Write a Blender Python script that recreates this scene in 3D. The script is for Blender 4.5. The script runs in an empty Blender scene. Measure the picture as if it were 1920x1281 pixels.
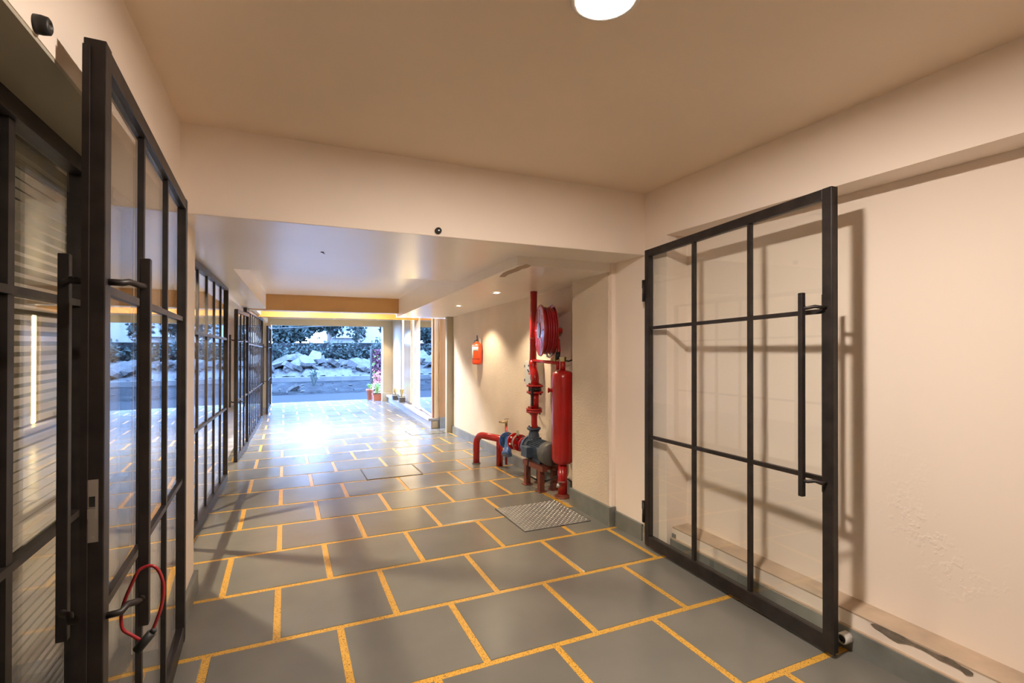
import bpy, math, random
from mathutils import Vector, Matrix
random.seed(7)
PI = math.pi
scene = bpy.context.scene
col = scene.collection

# ------------------------------------------------------------------ camera
cam_d = bpy.data.cameras.new('camera'); cam = bpy.data.objects.new('camera', cam_d); col.objects.link(cam)
cam_d.sensor_width = 36.0; cam_d.lens = 943.14 / 1920 * 36.0; cam_d.clip_start = 0.02; cam_d.clip_end = 500
yaw, pit, rol = math.radians(24.2606), math.radians(0.2909), math.radians(-0.0935)
fw = Vector((math.sin(yaw) * math.cos(pit), math.cos(yaw) * math.cos(pit), math.sin(pit)))
r0 = Vector((math.cos(yaw), -math.sin(yaw), 0)); d0 = fw.cross(r0)
rr = r0 * math.cos(rol) + d0 * math.sin(rol); dd = d0 * math.cos(rol) - r0 * math.sin(rol)
cam.matrix_world = Matrix(((rr.x, -dd.x, -fw.x, 0), (rr.y, -dd.y, -fw.y, 0), (rr.z, -dd.z, -fw.z, 1.5), (0, 0, 0, 1)))
scene.camera = cam

# ------------------------------------------------------------------ world: blue dusk sky
SKY = 25.0
w = bpy.data.worlds.new('world'); scene.world = w; w.use_nodes = True
nt = w.node_tree; nt.nodes.clear()
wo = nt.nodes.new('ShaderNodeOutputWorld'); bg = nt.nodes.new('ShaderNodeBackground')
tc = nt.nodes.new('ShaderNodeTexCoord'); sx = nt.nodes.new('ShaderNodeSeparateXYZ'); cr = nt.nodes.new('ShaderNodeValToRGB')
nt.links.new(tc.outputs['Generated'], sx.inputs[0]); nt.links.new(sx.outputs['Z'], cr.inputs[0])
cr.color_ramp.elements[0].position = 0.0; cr.color_ramp.elements[0].color = (0.29, 0.50, 1.0, 1)
cr.color_ramp.elements[1].position = 0.7; cr.color_ramp.elements[1].color = (0.23, 0.45, 1.0, 1)
nt.links.new(cr.outputs[0], bg.inputs[0]); bg.inputs[1].default_value = SKY
nt.links.new(bg.outputs[0], wo.inputs[0])

# ------------------------------------------------------------------ exposure
vs = scene.view_settings
vs.view_transform = 'Standard'; vs.look = 'None'; vs.gamma = 1.0; vs.use_curve_mapping = False
vs.exposure = 0.5
scene.cycles.max_bounces = 8; scene.cycles.diffuse_bounces = 6; scene.cycles.transparent_max_bounces = 16
scene.cycles.use_light_tree = False; scene.cycles.caustics_refractive = False; scene.cycles.caustics_reflective = False
LAMP = 46.5         # near ceiling lamp (W)
SPOT = 57.0         # corridor downlights (W)
BAY_FILL = 122.0        # two added fill lamps hidden in the bay behind the brown beam
STRIP = 15.0        # LED strips radiance

# ------------------------------------------------------------------ materials
def newmat(name):
    m = bpy.data.materials.new(name); m.use_nodes = True
    n = m.node_tree; b = n.nodes['Principled BSDF']
    return m, n, b

def N(n, t, **kw):
    x = n.nodes.new(t)
    for k, v in kw.items(): setattr(x, k, v)
    return x

def surf(name, c, rough=0.5, metal=0.0, var=0.12, vscale=3.0, bump=0.0, bscale=40.0, bdist=0.01, spec=0.5, rnd=0.0, rvar=0.0, coat=0.0, detail=5.0):
    """a principled surface with noise colour variation, optional bump and per-object tint"""
    m, n, b = newmat(name)
    L = n.links
    t = N(n, 'ShaderNodeTexCoord')
    nz = N(n, 'ShaderNodeTexNoise'); nz.inputs['Scale'].default_value = vscale; nz.inputs['Detail'].default_value = detail
    if rnd > 0:
        o3 = N(n, 'ShaderNodeObjectInfo'); sc3 = N(n, 'ShaderNodeMath', operation='MULTIPLY'); sc3.inputs[1].default_value = 37.0; L.new(o3.outputs['Random'], sc3.inputs[0])
        ad = N(n, 'ShaderNodeVectorMath', operation='ADD'); L.new(t.outputs['Object'], ad.inputs[0]); L.new(sc3.outputs[0], ad.inputs[1]); L.new(ad.outputs[0], nz.inputs['Vector'])
    else: L.new(t.outputs['Object'], nz.inputs['Vector'])
    mr = N(n, 'ShaderNodeMapRange'); mr.inputs['From Min'].default_value = 0.3; mr.inputs['From Max'].default_value = 0.7
    mr.inputs['To Min'].default_value = 1 - var; mr.inputs['To Max'].default_value = 1 + var
    L.new(nz.outputs['Fac'], mr.inputs['Value'])
    val = mr.outputs[0]
    if rnd > 0:
        oi = N(n, 'ShaderNodeObjectInfo')
        m2 = N(n, 'ShaderNodeMapRange'); m2.inputs['To Min'].default_value = 1 - rnd; m2.inputs['To Max'].default_value = 1 + rnd
        L.new(oi.outputs['Random'], m2.inputs['Value'])
        mu = N(n, 'ShaderNodeMath', operation='MULTIPLY'); L.new(val, mu.inputs[0]); L.new(m2.outputs[0], mu.inputs[1]); val = mu.outputs[0]
    vm = N(n, 'ShaderNodeVectorMath', operation='SCALE'); vm.inputs[0].default_value = c[:3]
    L.new(val, vm.inputs['Scale']); L.new(vm.outputs[0], b.inputs['Base Color'])
    b.inputs['Roughness'].default_value = rough; b.inputs['Metallic'].default_value = metal
    b.inputs['Specular IOR Level'].default_value = spec
    if coat: b.inputs['Coat Weight'].default_value = coat; b.inputs['Coat Roughness'].default_value = 0.08
    if rvar > 0:
        r2 = N(n, 'ShaderNodeMapRange'); r2.inputs['From Min'].default_value = 0.3; r2.inputs['From Max'].default_value = 0.7
        r2.inputs['To Min'].default_value = max(0.02, rough - rvar); r2.inputs['To Max'].default_value = rough + rvar
        L.new(nz.outputs['Fac'], r2.inputs['Value']); L.new(r2.outputs[0], b.inputs['Roughness'])
    if bump > 0:
        bn = N(n, 'ShaderNodeTexNoise'); bn.inputs['Scale'].default_value = bscale; bn.inputs['Detail'].default_value = 4.0
        L.new(t.outputs['Object'], bn.inputs['Vector'])
        bp = N(n, 'ShaderNodeBump'); bp.inputs['Strength'].default_value = bump; bp.inputs['Distance'].default_value = bdist
        L.new(bn.outputs['Fac'], bp.inputs['Height']); L.new(bp.outputs[0], b.inputs['Normal'])
    return m

def emit(name, c, s):
    m, n, b = newmat(name)
    b.inputs['Base Color'].default_value = (0.8, 0.8, 0.8, 1)
    b.inputs['Emission Color'].default_value = (*c, 1); b.inputs['Emission Strength'].default_value = s
    return m

def glassmat(name, tint=(0.985, 0.992, 0.985), f0=0.045):
    """thin clear pane: see-through with a Fresnel mirror reflection on each face"""
    m = bpy.data.materials.new(name); m.use_nodes = True; n = m.node_tree; n.nodes.clear(); L = n.links
    out = N(n, 'ShaderNodeOutputMaterial'); mix = N(n, 'ShaderNodeMixShader')
    tr = N(n, 'ShaderNodeBsdfTransparent'); tr.inputs[0].default_value = (*tint, 1)
    gl = N(n, 'ShaderNodeBsdfGlossy'); gl.inputs['Roughness'].default_value = 0.01; gl.inputs[0].default_value = (1, 1, 1, 1)
    ge = N(n, 'ShaderNodeNewGeometry'); dt = N(n, 'ShaderNodeVectorMath', operation='DOT_PRODUCT')
    L.new(ge.outputs['Normal'], dt.inputs[0]); L.new(ge.outputs['Incoming'], dt.inputs[1])
    ab = N(n, 'ShaderNodeMath', operation='ABSOLUTE'); L.new(dt.outputs['Value'], ab.inputs[0])
    om = N(n, 'ShaderNodeMath', operation='SUBTRACT'); om.inputs[0].default_value = 1.0; L.new(ab.outputs[0], om.inputs[1])
    pw = N(n, 'ShaderNodeMath', operation='POWER'); L.new(om.outputs[0], pw.inputs[0]); pw.inputs[1].default_value = 5.0
    ma = N(n, 'ShaderNodeMath', operation='MULTIPLY_ADD'); L.new(pw.outputs[0], ma.inputs[0]); ma.inputs[1].default_value = 1 - f0; ma.inputs[2].default_value = f0
    L.new(ma.outputs[0], mix.inputs[0]); L.new(tr.outputs[0], mix.inputs[1]); L.new(gl.outputs[0], mix.inputs[2])
    L.new(mix.outputs[0], out.inputs[0])
    return m

M = {}
M['paint'] = surf('cream_paint', (0.91, 0.81, 0.72), 0.55, var=0.025, vscale=1.3, bump=0.12, bscale=60, bdist=0.003)
M['ceil'] = surf('ceiling_paint', (0.90, 0.76, 0.61), 0.5, var=0.03, vscale=1.0, bump=0.08, bscale=30, bdist=0.003)
M['ceil_gloss'] = surf('satin_ceiling_paint', (0.91, 0.86, 0.80), 0.28, var=0.03, vscale=1.0, bump=0.05, bscale=12, bdist=0.003)
M['texture'] = surf('sand_textured_plaster', (0.72, 0.62, 0.50), 0.85, var=0.06, vscale=2.0, bump=0.9, bscale=85, bdist=0.006)
M['ochre'] = surf('ochre_brown', (0.58, 0.33, 0.12), 0.5, var=0.04)  # even ochre brown for the cross beam
M['led_tint'] = surf('led_yellow_tint', (0.58, 0.26, 0.04), 0.45, var=0.04)  # yellow glow of the LED strips put into the beam's base colour
M['tan'] = surf('tan_stone_cladding', (0.52, 0.45, 0.33), 0.55, var=0.06)
M['olive'] = surf('olive_grey_paint', (0.42, 0.39, 0.31), 0.6, var=0.03)
M['slab'] = surf('polished_grey_stone', (0.172, 0.170, 0.154), 0.24, var=0.07, vscale=3.0, rnd=0.10, rvar=0.03, bump=0.05, bscale=9, bdist=0.003)
M['stone'] = surf('grey_skirting_stone', (0.20, 0.21, 0.195), 0.42, var=0.22, vscale=5.0, rnd=0.12)
M['conc'] = surf('rough_concrete', (0.36, 0.31, 0.25), 0.85, var=0.2, vscale=8.0, bump=0.5, bscale=40)
M['iron'] = surf('dark_bronze_iron', (0.020, 0.0155, 0.0145), 0.46, var=0.5, vscale=14.0, bump=0.15, bscale=60, bdist=0.002, spec=0.4)
M['black'] = surf('black_rubber', (0.015, 0.015, 0.015), 0.5, var=0.1)
M['red'] = surf('red_enamel', (0.42, 0.012, 0.012), 0.25, var=0.15, vscale=4.0, spec=0.5, coat=0.3)
M['hose'] = surf('red_rubber_hose', (0.34, 0.012, 0.02), 0.4, var=0.12)
M['orange'] = surf('orange_red_enamel', (0.75, 0.075, 0.02), 0.3, var=0.08)
M['rust'] = surf('red_oxide_steel', (0.20, 0.055, 0.035), 0.55, var=0.2, vscale=8)
M['blue'] = surf('blue_enamel', (0.045, 0.11, 0.30), 0.3, var=0.12, coat=0.3)
M['slate'] = surf('slate_blue_cast_iron', (0.05, 0.075, 0.115), 0.38, var=0.15)
M['gun'] = surf('grey_painted_steel', (0.10, 0.10, 0.095), 0.45, var=0.1)
M['brass'] = surf('dull_brass', (0.42, 0.33, 0.17), 0.35, metal=1.0, var=0.15)
M['steel'] = surf('brushed_steel', (0.55, 0.54, 0.52), 0.32, metal=1.0, var=0.1)
M['boxgrey'] = surf('pale_grey_enamel', (0.55, 0.57, 0.54), 0.4, var=0.04)
M['white'] = surf('white_plastic', (0.78, 0.76, 0.72), 0.45, var=0.04)
M['bluelabel'] = surf('blue_sticker', (0.28, 0.38, 0.52), 0.4, var=0.2, vscale=20)
M['khaki'] = surf('khaki_lever', (0.16, 0.15, 0.10), 0.5, var=0.1)
M['plate'] = surf('galvanised_tread_plate', (0.26, 0.26, 0.255), 0.45, metal=0.55, var=0.15, vscale=9)
M['blind'] = surf('grey_beige_slat', (0.42, 0.39, 0.31), 0.5, var=0.04)
M['bronze'] = surf('bronze_laminate', (0.34, 0.17, 0.06), 0.3, var=0.08)
M['panel'] = surf('glossy_cream_panel', (0.80, 0.70, 0.55), 0.16, var=0.04)
M['step'] = surf('pale_blue_grey_stone', (0.42, 0.42, 0.44), 0.35, var=0.08)
M['mirror'] = surf('smoked_mirror', (0.62, 0.64, 0.66), 0.02, metal=1.0, var=0.0)
M['glass'] = glassmat('clear_glass')
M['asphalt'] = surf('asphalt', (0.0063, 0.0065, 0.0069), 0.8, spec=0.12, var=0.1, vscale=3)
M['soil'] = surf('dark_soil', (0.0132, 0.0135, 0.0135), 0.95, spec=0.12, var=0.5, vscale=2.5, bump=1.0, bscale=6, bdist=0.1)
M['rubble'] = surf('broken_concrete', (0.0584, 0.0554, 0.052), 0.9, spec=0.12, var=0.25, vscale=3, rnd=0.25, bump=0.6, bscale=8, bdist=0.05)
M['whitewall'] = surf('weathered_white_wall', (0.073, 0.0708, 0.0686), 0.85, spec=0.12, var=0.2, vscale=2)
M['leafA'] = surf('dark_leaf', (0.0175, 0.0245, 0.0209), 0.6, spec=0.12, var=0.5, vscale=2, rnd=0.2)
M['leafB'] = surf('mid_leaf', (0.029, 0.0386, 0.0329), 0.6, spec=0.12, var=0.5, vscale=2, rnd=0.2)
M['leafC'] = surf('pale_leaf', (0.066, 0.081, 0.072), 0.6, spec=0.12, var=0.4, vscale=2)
M['purple'] = surf('purple_leaf', (0.085, 0.02, 0.045), 0.5, var=0.5, vscale=9)
M['pink'] = surf('pink_leaf', (0.62, 0.22, 0.24), 0.5, var=0.3, vscale=9)
M['bright'] = surf('bright_green_leaf', (0.25, 0.45, 0.12), 0.5, var=0.4, vscale=9)
M['straw'] = surf('pale_straw_leaf', (0.62, 0.52, 0.25), 0.6, var=0.3, vscale=9)
M['bark'] = surf('bark', (0.14, 0.11, 0.085), 0.9, var=0.3, vscale=6)
M['terra'] = surf('terracotta', (0.50, 0.16, 0.10), 0.7, var=0.15)
M['potgrey'] = surf('dark_grey_pot', (0.075, 0.075, 0.08), 0.5, var=0.1)
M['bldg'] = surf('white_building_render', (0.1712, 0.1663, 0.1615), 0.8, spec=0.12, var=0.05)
M['bwin'] = surf('building_window', (0.05, 0.075, 0.11), 0.2, var=0.1)
M['redcable'] = surf('red_cable_sheath', (0.28, 0.015, 0.02), 0.3, var=0.1)

def yellow_bed():
    m, n, b = newmat('yellow_speckled_joint'); L = n.links
    t = N(n, 'ShaderNodeTexCoord'); v = N(n, 'ShaderNodeTexVoronoi'); v.inputs['Scale'].default_value = 260.0
    L.new(t.outputs['Object'], v.inputs['Vector'])
    cr = N(n, 'ShaderNodeValToRGB'); e = cr.color_ramp.elements
    e[0].position = 0.0; e[0].color = (0.66, 0.36, 0.055, 1); e[1].position = 0.86; e[1].color = (0.72, 0.42, 0.08, 1)
    x = e.new(0.9); x.color = (0.20, 0.10, 0.02, 1)
    bw = N(n, 'ShaderNodeSeparateColor'); L.new(v.outputs['Color'], bw.inputs[0]); L.new(bw.outputs[0], cr.inputs[0])
    L.new(cr.outputs[0], b.inputs['Base Color']); b.inputs['Roughness'].default_value = 0.33
    return m
M['yellow'] = yellow_bed()

def flaking_paint():
    """cream wall paint with blistered patches low on the wall"""
    m, n, b = newmat('flaking_cream_paint'); L = n.links
    t = N(n, 'ShaderNodeTexCoord')
    a = N(n, 'ShaderNodeTexNoise'); a.inputs['Scale'].default_value = 1.7; a.inputs['Detail'].default_value = 2
    f = N(n, 'ShaderNodeTexNoise'); f.inputs['Scale'].default_value = 24; f.inputs['Detail'].default_value = 6
    g = N(n, 'ShaderNodeTexNoise'); g.inputs['Scale'].default_value = 1.2
    for q in (a, f, g): L.new(t.outputs['Object'], q.inputs['Vector'])
    s = N(n, 'ShaderNodeSeparateXYZ'); L.new(t.outputs['Object'], s.inputs[0])
    hz = N(n, 'ShaderNodeMapRange'); hz.inputs['From Min'].default_value = 1.25; hz.inputs['From Max'].default_value = 0.45
    L.new(s.outputs['Z'], hz.inputs['Value'])
    hy = N(n, 'ShaderNodeMapRange'); hy.inputs['From Min'].default_value = 1.75; hy.inputs['From Max'].default_value = 1.1
    L.new(s.outputs['Y'], hy.inputs['Value'])
    am = N(n, 'ShaderNodeMapRange'); am.inputs['From Min'].default_value = 0.47; am.inputs['From Max'].default_value = 0.6
    L.new(a.outputs['Fac'], am.inputs['Value'])
    m1 = N(n, 'ShaderNodeMath', operation='MULTIPLY'); L.new(hz.outputs[0], m1.inputs[0]); L.new(hy.outputs[0], m1.inputs[1])
    m2 = N(n, 'ShaderNodeMath', operation='MULTIPLY'); L.new(m1.outputs[0], m2.inputs[0]); L.new(am.outputs[0], m2.inputs[1])
    fm = N(n, 'ShaderNodeMapRange'); fm.inputs['From Min'].default_value = 0.5; fm.inputs['From Max'].default_value = 0.62
    L.new(f.outputs['Fac'], fm.inputs['Value'])
    m3 = N(n, 'ShaderNodeMath', operation='MULTIPLY'); L.new(m2.outputs[0], m3.inputs[0]); L.new(fm.outputs[0], m3.inputs[1])
    bp = N(n, 'ShaderNodeBump'); bp.inputs['Strength'].default_value = 0.8; bp.inputs['Distance'].default_value = 0.006
    L.new(m3.outputs[0], bp.inputs['Height']); L.new(bp.outputs[0], b.inputs['Normal'])
    mr = N(n, 'ShaderNodeMapRange'); mr.inputs['To Min'].default_value = 0.97; mr.inputs['To Max'].default_value = 1.03
    L.new(g.outputs['Fac'], mr.inputs['Value'])
    vm = N(n, 'ShaderNodeVectorMath', operation='SCALE'); vm.inputs[0].default_value = (0.91, 0.81, 0.72)
    L.new(mr.outputs[0], vm.inputs['Scale']); L.new(vm.outputs[0], b.inputs['Base Color']); b.inputs['Roughness'].default_value = 0.6
    return m
M['flake'] = flaking_paint()
M['scar'] = surf('bare_cement', (0.20, 0.165, 0.13), 0.9, var=0.25, vscale=20, bump=0.5, bscale=60)
M['dusty'] = surf('dusty_ledge_plaster', (0.50, 0.39, 0.29), 0.8, var=0.15, vscale=7)
M['lampE'] = emit('lamp_diffuser', (1.0, 0.86, 0.72), 70.0)
M['bayE'] = emit('bay_fill_diffuser', (1.0, 0.94, 0.88), 30.0)
M['spotE'] = emit('downlight_diffuser', (1.0, 0.86, 0.66), 14.0)
M['stripE'] = emit('led_strip', (1.0, 0.72, 0.30), STRIP)

# ------------------------------------------------------------------ mesh helper
class MB:
    def __init__(s): s.v = []; s.f = []; s.sm = []
    def add(s, vs, fs, smooth=False):
        o = len(s.v); s.v += [tuple(p) for p in vs]
        for f in fs: s.f.append(tuple(o + i for i in f)); s.sm.append(smooth)
        return s
    def prism(s, bot, top):
        n = len(bot)
        fs = [tuple(range(n - 1, -1, -1)), tuple(range(n, 2 * n))]
        fs += [(i, (i + 1) % n, n + (i + 1) % n, n + i) for i in range(n)]
        return s.add(list(bot) + list(top), fs)
    def box(s, x0, x1, y0, y1, z0, z1):
        return s.prism([(x0, y0, z0), (x1, y0, z0), (x1, y1, z0), (x0, y1, z0)], [(x0, y0, z1), (x1, y0, z1), (x1, y1, z1), (x0, y1, z1)])
    def bar(s, a, b, wx, wz, up=(0, 0, 1)):
        a, b = Vector(a), Vector(b); d = (b - a).normalized(); u = Vector(up)
        if abs(d.dot(u)) > 0.98: u = Vector((0, 1, 0))
        x = d.cross(u).normalized(); z = x.cross(d).normalized(); q = []
        for p in (a, b):
            q += [p + x * i * wx / 2 + z * j * wz / 2 for i, j in ((-1, -1), (1, -1), (1, 1), (-1, 1))]
        return s.prism(q[:4], q[4:])
    def ring(s, c, d, r, n, ph=0.0):
        c, d = Vector(c), Vector(d).normalized(); u = Vector((0, 0, 1)) if abs(d.z) < 0.9 else Vector((1, 0, 0))
        x = d.cross(u).normalized(); y = d.cross(x)
        return [c + (x * math.cos(2 * PI * k / n + ph) + y * math.sin(2 * PI * k / n + ph)) * r for k in range(n)]
    def cyl(s, a, b, r, r2=None, n=16, caps=True, smooth=True):
        a, b = Vector(a), Vector(b); r2 = r if r2 is None else r2; d = b - a
        q = s.ring(a, d, r, n) + s.ring(b, d, r2, n)
        s.add(q, [(i, (i + 1) % n, n + (i + 1) % n, n + i) for i in range(n)], smooth)
        if caps:
            s.add(q, [tuple(range(n - 1, -1, -1)), tuple(range(n, 2 * n))])
        return s
    def tube(s, pts, r, n=10, closed=False):
        P = [Vector(p) for p in pts]; m = len(P); rings = []; prev = None
        for i in range(m):
            if closed: d = P[(i + 1) % m] - P[i - 1]
            else: d = P[min(i + 1, m - 1)] - P[max(i - 1, 0)]
            d.normalize()
            if prev is None:
                u = Vector((0, 0, 1)) if abs(d.z) < 0.9 else Vector((1, 0, 0)); x = d.cross(u).normalized()
            else:
                x = (prev - d * prev.dot(d)).normalized()
            prev = x; y = d.cross(x)
            rings.append([P[i] + (x * math.cos(2 * PI * k / n) + y * math.sin(2 * PI * k / n)) * r for k in range(n)])
        vs = [p for rg in rings for p in rg]; fs = []
        for i in range(m if closed else m - 1):
            a, b = i * n, ((i + 1) % m) * n
            fs += [(a + k, a + (k + 1) % n, b + (k + 1) % n, b + k) for k in range(n)]
        s.add(vs, fs, True)
        if not closed:
            s.add(rings[0], [tuple(range(n - 1, -1, -1))]); s.add(rings[-1], [tuple(range(n))])
        return s
    def lathe(s, c, prof, n=24, axis=(0, 0, 1), smooth=True):
        c = Vector(c); ax = Vector(axis).normalized(); rings = [s.ring(c + ax * h, ax, max(r, 1e-4), n) for r, h in prof]
        vs = [p for rg in rings for p in rg]; fs = []
        for i in range(len(prof) - 1):
            a, b = i * n, (i + 1) * n
            fs += [(a + k, a + (k + 1) % n, b + (k + 1) % n, b + k) for k in range(n)]
        return s.add(vs, fs, smooth)
    def build(s, name, mat, parent=None, local=False, bevel=0.0, kind=None):
        me = bpy.data.meshes.new(name)
        off = Vector((0, 0, 0))
        if parent is not None and not local:
            q = parent
            while q is not None: off += q.location; q = q.parent
        me.from_pydata([tuple(Vector(p) - off) for p in s.v], [], s.f)
        me.polygons.foreach_set('use_smooth', s.sm); me.update()
        import bmesh
        bm = bmesh.new(); bm.from_mesh(me); bmesh.ops.remove_doubles(bm, verts=bm.verts, dist=1e-6); bmesh.ops.recalc_face_normals(bm, faces=bm.faces); bm.to_mesh(me); bm.free()
        me.materials.append(M[mat] if isinstance(mat, str) else mat)
        o = bpy.data.objects.new(name, me); col.objects.link(o)
        if parent is not None: o.parent = parent
        if bevel:
            md = o.modifiers.new('bevel', 'BEVEL'); md.width = bevel; md.segments = 2; md.limit_method = 'ANGLE'
        if kind: o['kind'] = kind
        return o

def tag(o, label=None, cat=None, group=None, kind=None):
    if label: o['label'] = label
    if cat: o['category'] = cat
    if group: o['group'] = group
    if kind: o['kind'] = kind
    return o
def empty(name, loc=(0, 0, 0), rz=0.0):
    o = bpy.data.objects.new(name, None); col.objects.link(o); o.location = loc; o.rotation_euler = (0, 0, rz); o.empty_display_size = 0.1
    return o
def struct(o, label, cat): return tag(o, label, cat, None, 'structure')

# floor runs level to SY, then falls towards the street
SY, SL = 4.026, 0.0207
def zf(y): return -SL * max(0.0, y - SY)
def xw(y): return 2.62 + 0.034 * (y - 4.07)          # pump-side wall line
def xs(y): return 1.61 + 0.042 * (y - 3.48)          # soffit edge
def zs(y): return 2.103 - 0.0207 * (y - 3.48)        # soffit underside
def xc(y): return 2.57 + 0.075 * (y - 9.4)            # cladding line

# ================================================================== FLOOR
fb = MB()
fb.prism([(-0.74, -1.9, -0.06), (2.75, -1.9, -0.06), (2.75, SY, -0.06), (-0.72, SY, -0.06)], [(-0.74, -1.9, -0.003), (2.75, -1.9, -0.003), (2.75, SY, -0.003), (-0.72, SY, -0.003)])
YE = 16.45
fb.prism([(-0.72, SY, -0.06), (3.3, SY, -0.06), (3.3, YE, zf(YE) - 0.06), (-0.72, YE, zf(YE) - 0.06)], [(-0.72, SY, -0.003), (3.3, SY, -0.003), (3.3, YE, zf(YE) - 0.003), (-0.72, YE, zf(YE) - 0.003)])
floor = struct(fb.build('floor', 'yellow'), 'grey stone slab floor with yellow speckled joints running out to the street', 'floor')
PT, GP = 0.607, 0.036
slab_mesh = {}
def slab(x0, x1, y0, y1):
    key = (round(x1 - x0, 3), round(y1 - y0, 3))
    if key not in slab_mesh:
        hx, hy = (x1 - x0) / 2, (y1 - y0) / 2; b = 0.004
        m = MB(); m.prism([(-hx, -hy, -0.02), (hx, -hy, -0.02), (hx, hy, -0.02), (-hx, hy, -0.02)], [(-hx, -hy, -0.0015), (hx, -hy, -0.0015), (hx, hy, -0.0015), (-hx, hy, -0.0015)])
        m.prism([(-hx, -hy, -0.0015), (hx, -hy, -0.0015), (hx, hy, -0.0015), (-hx, hy, -0.0015)], [(-hx + b, -hy + b, 0), (hx - b, -hy + b, 0), (hx - b, hy - b, 0), (-hx + b, hy - b, 0)])
        o = m.build('slab', 'slab', floor); slab_mesh[key] = o.data
    else:
        o = bpy.data.objects.new('slab', slab_mesh[key]); col.objects.link(o); o.parent = floor
    cy = (y0 + y1) / 2; o.location = ((x0 + x1) / 2, cy, zf(cy))
    if cy > SY: o.rotation_euler = (-math.atan(SL), 0, 0)
for k in range(-7, 24):
    ya, yb = 2.205 + PT * k + GP / 2, 2.205 + PT * (k + 1) - GP / 2
    if yb > YE: yb = YE
    cy = (ya + yb) / 2
    off = 0.27 if k % 2 == 0 else (0.02 if k == -1 else -0.035)
    xl = -0.72
    xr = 2.545 if cy < SY else (2.42 if cy < 5.24 else (xw(cy) + 0.02 if cy < 9.2 else 2.62 + 0.05 * (cy - 9.3)))
    j = -2
    while True:
        a = off + PT * j + GP / 2; b = off + PT * (j + 1) - GP / 2; j += 1
        if b < xl + 0.03: continue
        if a > xr - 0.03: break
        slab(max(a, xl), min(b, xr), ya, yb)
MB().prism([(2.425, SY + 0.02, -0.02), (2.72, SY + 0.02, -0.02), (2.72, 5.24, -0.04), (2.425, 5.24, -0.04)], [(2.425, SY + 0.02, 0.001), (2.72, SY + 0.02, 0.001), (2.72, 5.24, zf(5.24) + 0.001), (2.425, 5.24, zf(5.24) + 0.001)]).build('concrete_strip', 'conc', floor)
MB().prism([(0.98, 14.86, zf(14.86) - 0.01), (1.69, 14.82, zf(14.82) - 0.01), (1.69, 14.92, zf(14.9) - 0.01), (0.98, 14.96, zf(14.9) - 0.01)], [(0.98, 14.86, zf(14.86) + 0.002), (1.69, 14.82, zf(14.82) + 0.002), (1.69, 14.92, zf(14.9) + 0.002), (0.98, 14.96, zf(14.9) + 0.002)]).build('drain_channel', 'conc', floor)

# ================================================================== NEAR ROOM SHELL
XF = 2.50
m = MB(); m.box(-3.3, 3.0, -2.0, 3.08, 2.65, 2.85); struct(m.build('ceiling', 'ceil'), 'flat tan ceiling with a bright round lamp near the camera', 'ceiling')
m = MB(); m.box(-3.3, 3.0, -2.2, -1.9, -0.05, 2.85); struct(m.build('wall_back', 'paint'), 'plain cream wall behind the camera', 'wall')
wr = MB(); wr.box(XF, 3.0, -1.9, 2.84, 2.29, 2.65)
wr.box(2.69, 3.0, -1.9, 2.84, 0.15, 2.29)
wr.box(XF, 3.0, 2.84, 3.47, -0.03, 2.65)
wall_right = struct(wr.build('wall_right', 'flake'), 'cream right wall with a long shallow recess and blistered paint', 'wall')
# ledge at the foot of the recess: front face in paint, sloping dusty top
ld = MB(); ld.prism([(2.55, -1.9, -0.03), (2.70, -1.9, -0.03), (2.70, 2.84, -0.03), (2.55, 2.84, -0.03)], [(2.55, -1.9, 0.181), (2.70, -1.9, 0.185), (2.70, 2.84, 0.185), (2.55, 2.84, 0.181)])
ld.build('ledge', 'paint', wall_right)
lt = MB(); lt.prism([(2.549, -1.9, 0.176), (2.69, -1.9, 0.180), (2.69, 2.838, 0.180), (2.549, 2.838, 0.176)], [(2.549, -1.9, 0.184), (2.69, -1.9, 0.190), (2.69, 2.838, 0.190), (2.549, 2.838, 0.184)])
lt.build('ledge_top', 'dusty', wall_right)
# bare cement scar where the plaster fell off the ledge
sc = [(605,390),(650,383),(700,405),(760,440),(820,462),(880,490),(960,545),(1020,572),(1080,600),(1180,650),(1260,672),(1310,690),(1380,750),(1440,780),(1480,808),(1475,828),(1420,825),(1380,785),(1320,752),(1250,720),(1190,695),(1120,650),(1050,612),(1000,590),(960,570),(920,560),(840,550),(800,530),(760,505),(700,460),(640,425)]
def ray(px, py):
    a, b = (px - 960) / 943.14, (py - 640.5) / 943.14
    return fw + rr * a + dd * b
pts = []
for cx_, cy_ in sc:
    d = ray(1500 + cx_ / 4.5714, 1080 + cy_ / 4.5714); t = 2.5465 / d.x
    pts.append((d.y * t, 1.488 + d.z * t))
MB().prism([(2.5515, y, min(z, 0.183)) for y, z in pts], [(2.5455, y, min(z, 0.183)) for y, z in pts]).build('bare_cement_scar', 'scar', wall_right)
bb = empty('baseboard_right'); struct(bb, 'grey stone skirting along the recessed right wall', 'baseboard')
y = 2.84
while y > -1.8:
    y1 = max(y - 0.60, -1.88)
    MB().box(2.53, 2.552, y1 + 0.0025, y, -0.01, 0.104 + random.uniform(-0.004, 0.004)).build('tile', 'stone', bb, bevel=0.002); y = y1
MB().box(2.535, 2.556, -1.88, 2.84, 0.098, 0.110).build('mortar_line', 'dusty', bb)
bb2 = empty('baseboard_pier'); struct(bb2, 'low grey stone skirting on the pier behind the open right door', 'baseboard')
MB().box(2.482, XF + 0.01, 3.10, 3.455, -0.01, 0.125).build('tile', 'stone', bb2, bevel=0.003)
MB().box(2.49, XF + 0.01, 3.04, 3.095, -0.01, 0.115).build('tile', 'conc', bb2, bevel=0.004)
MB().box(2.545, 2.60, 2.80, 2.84, -0.01, 0.14).build('tile', 'stone', bb2, bevel=0.003)
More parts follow.
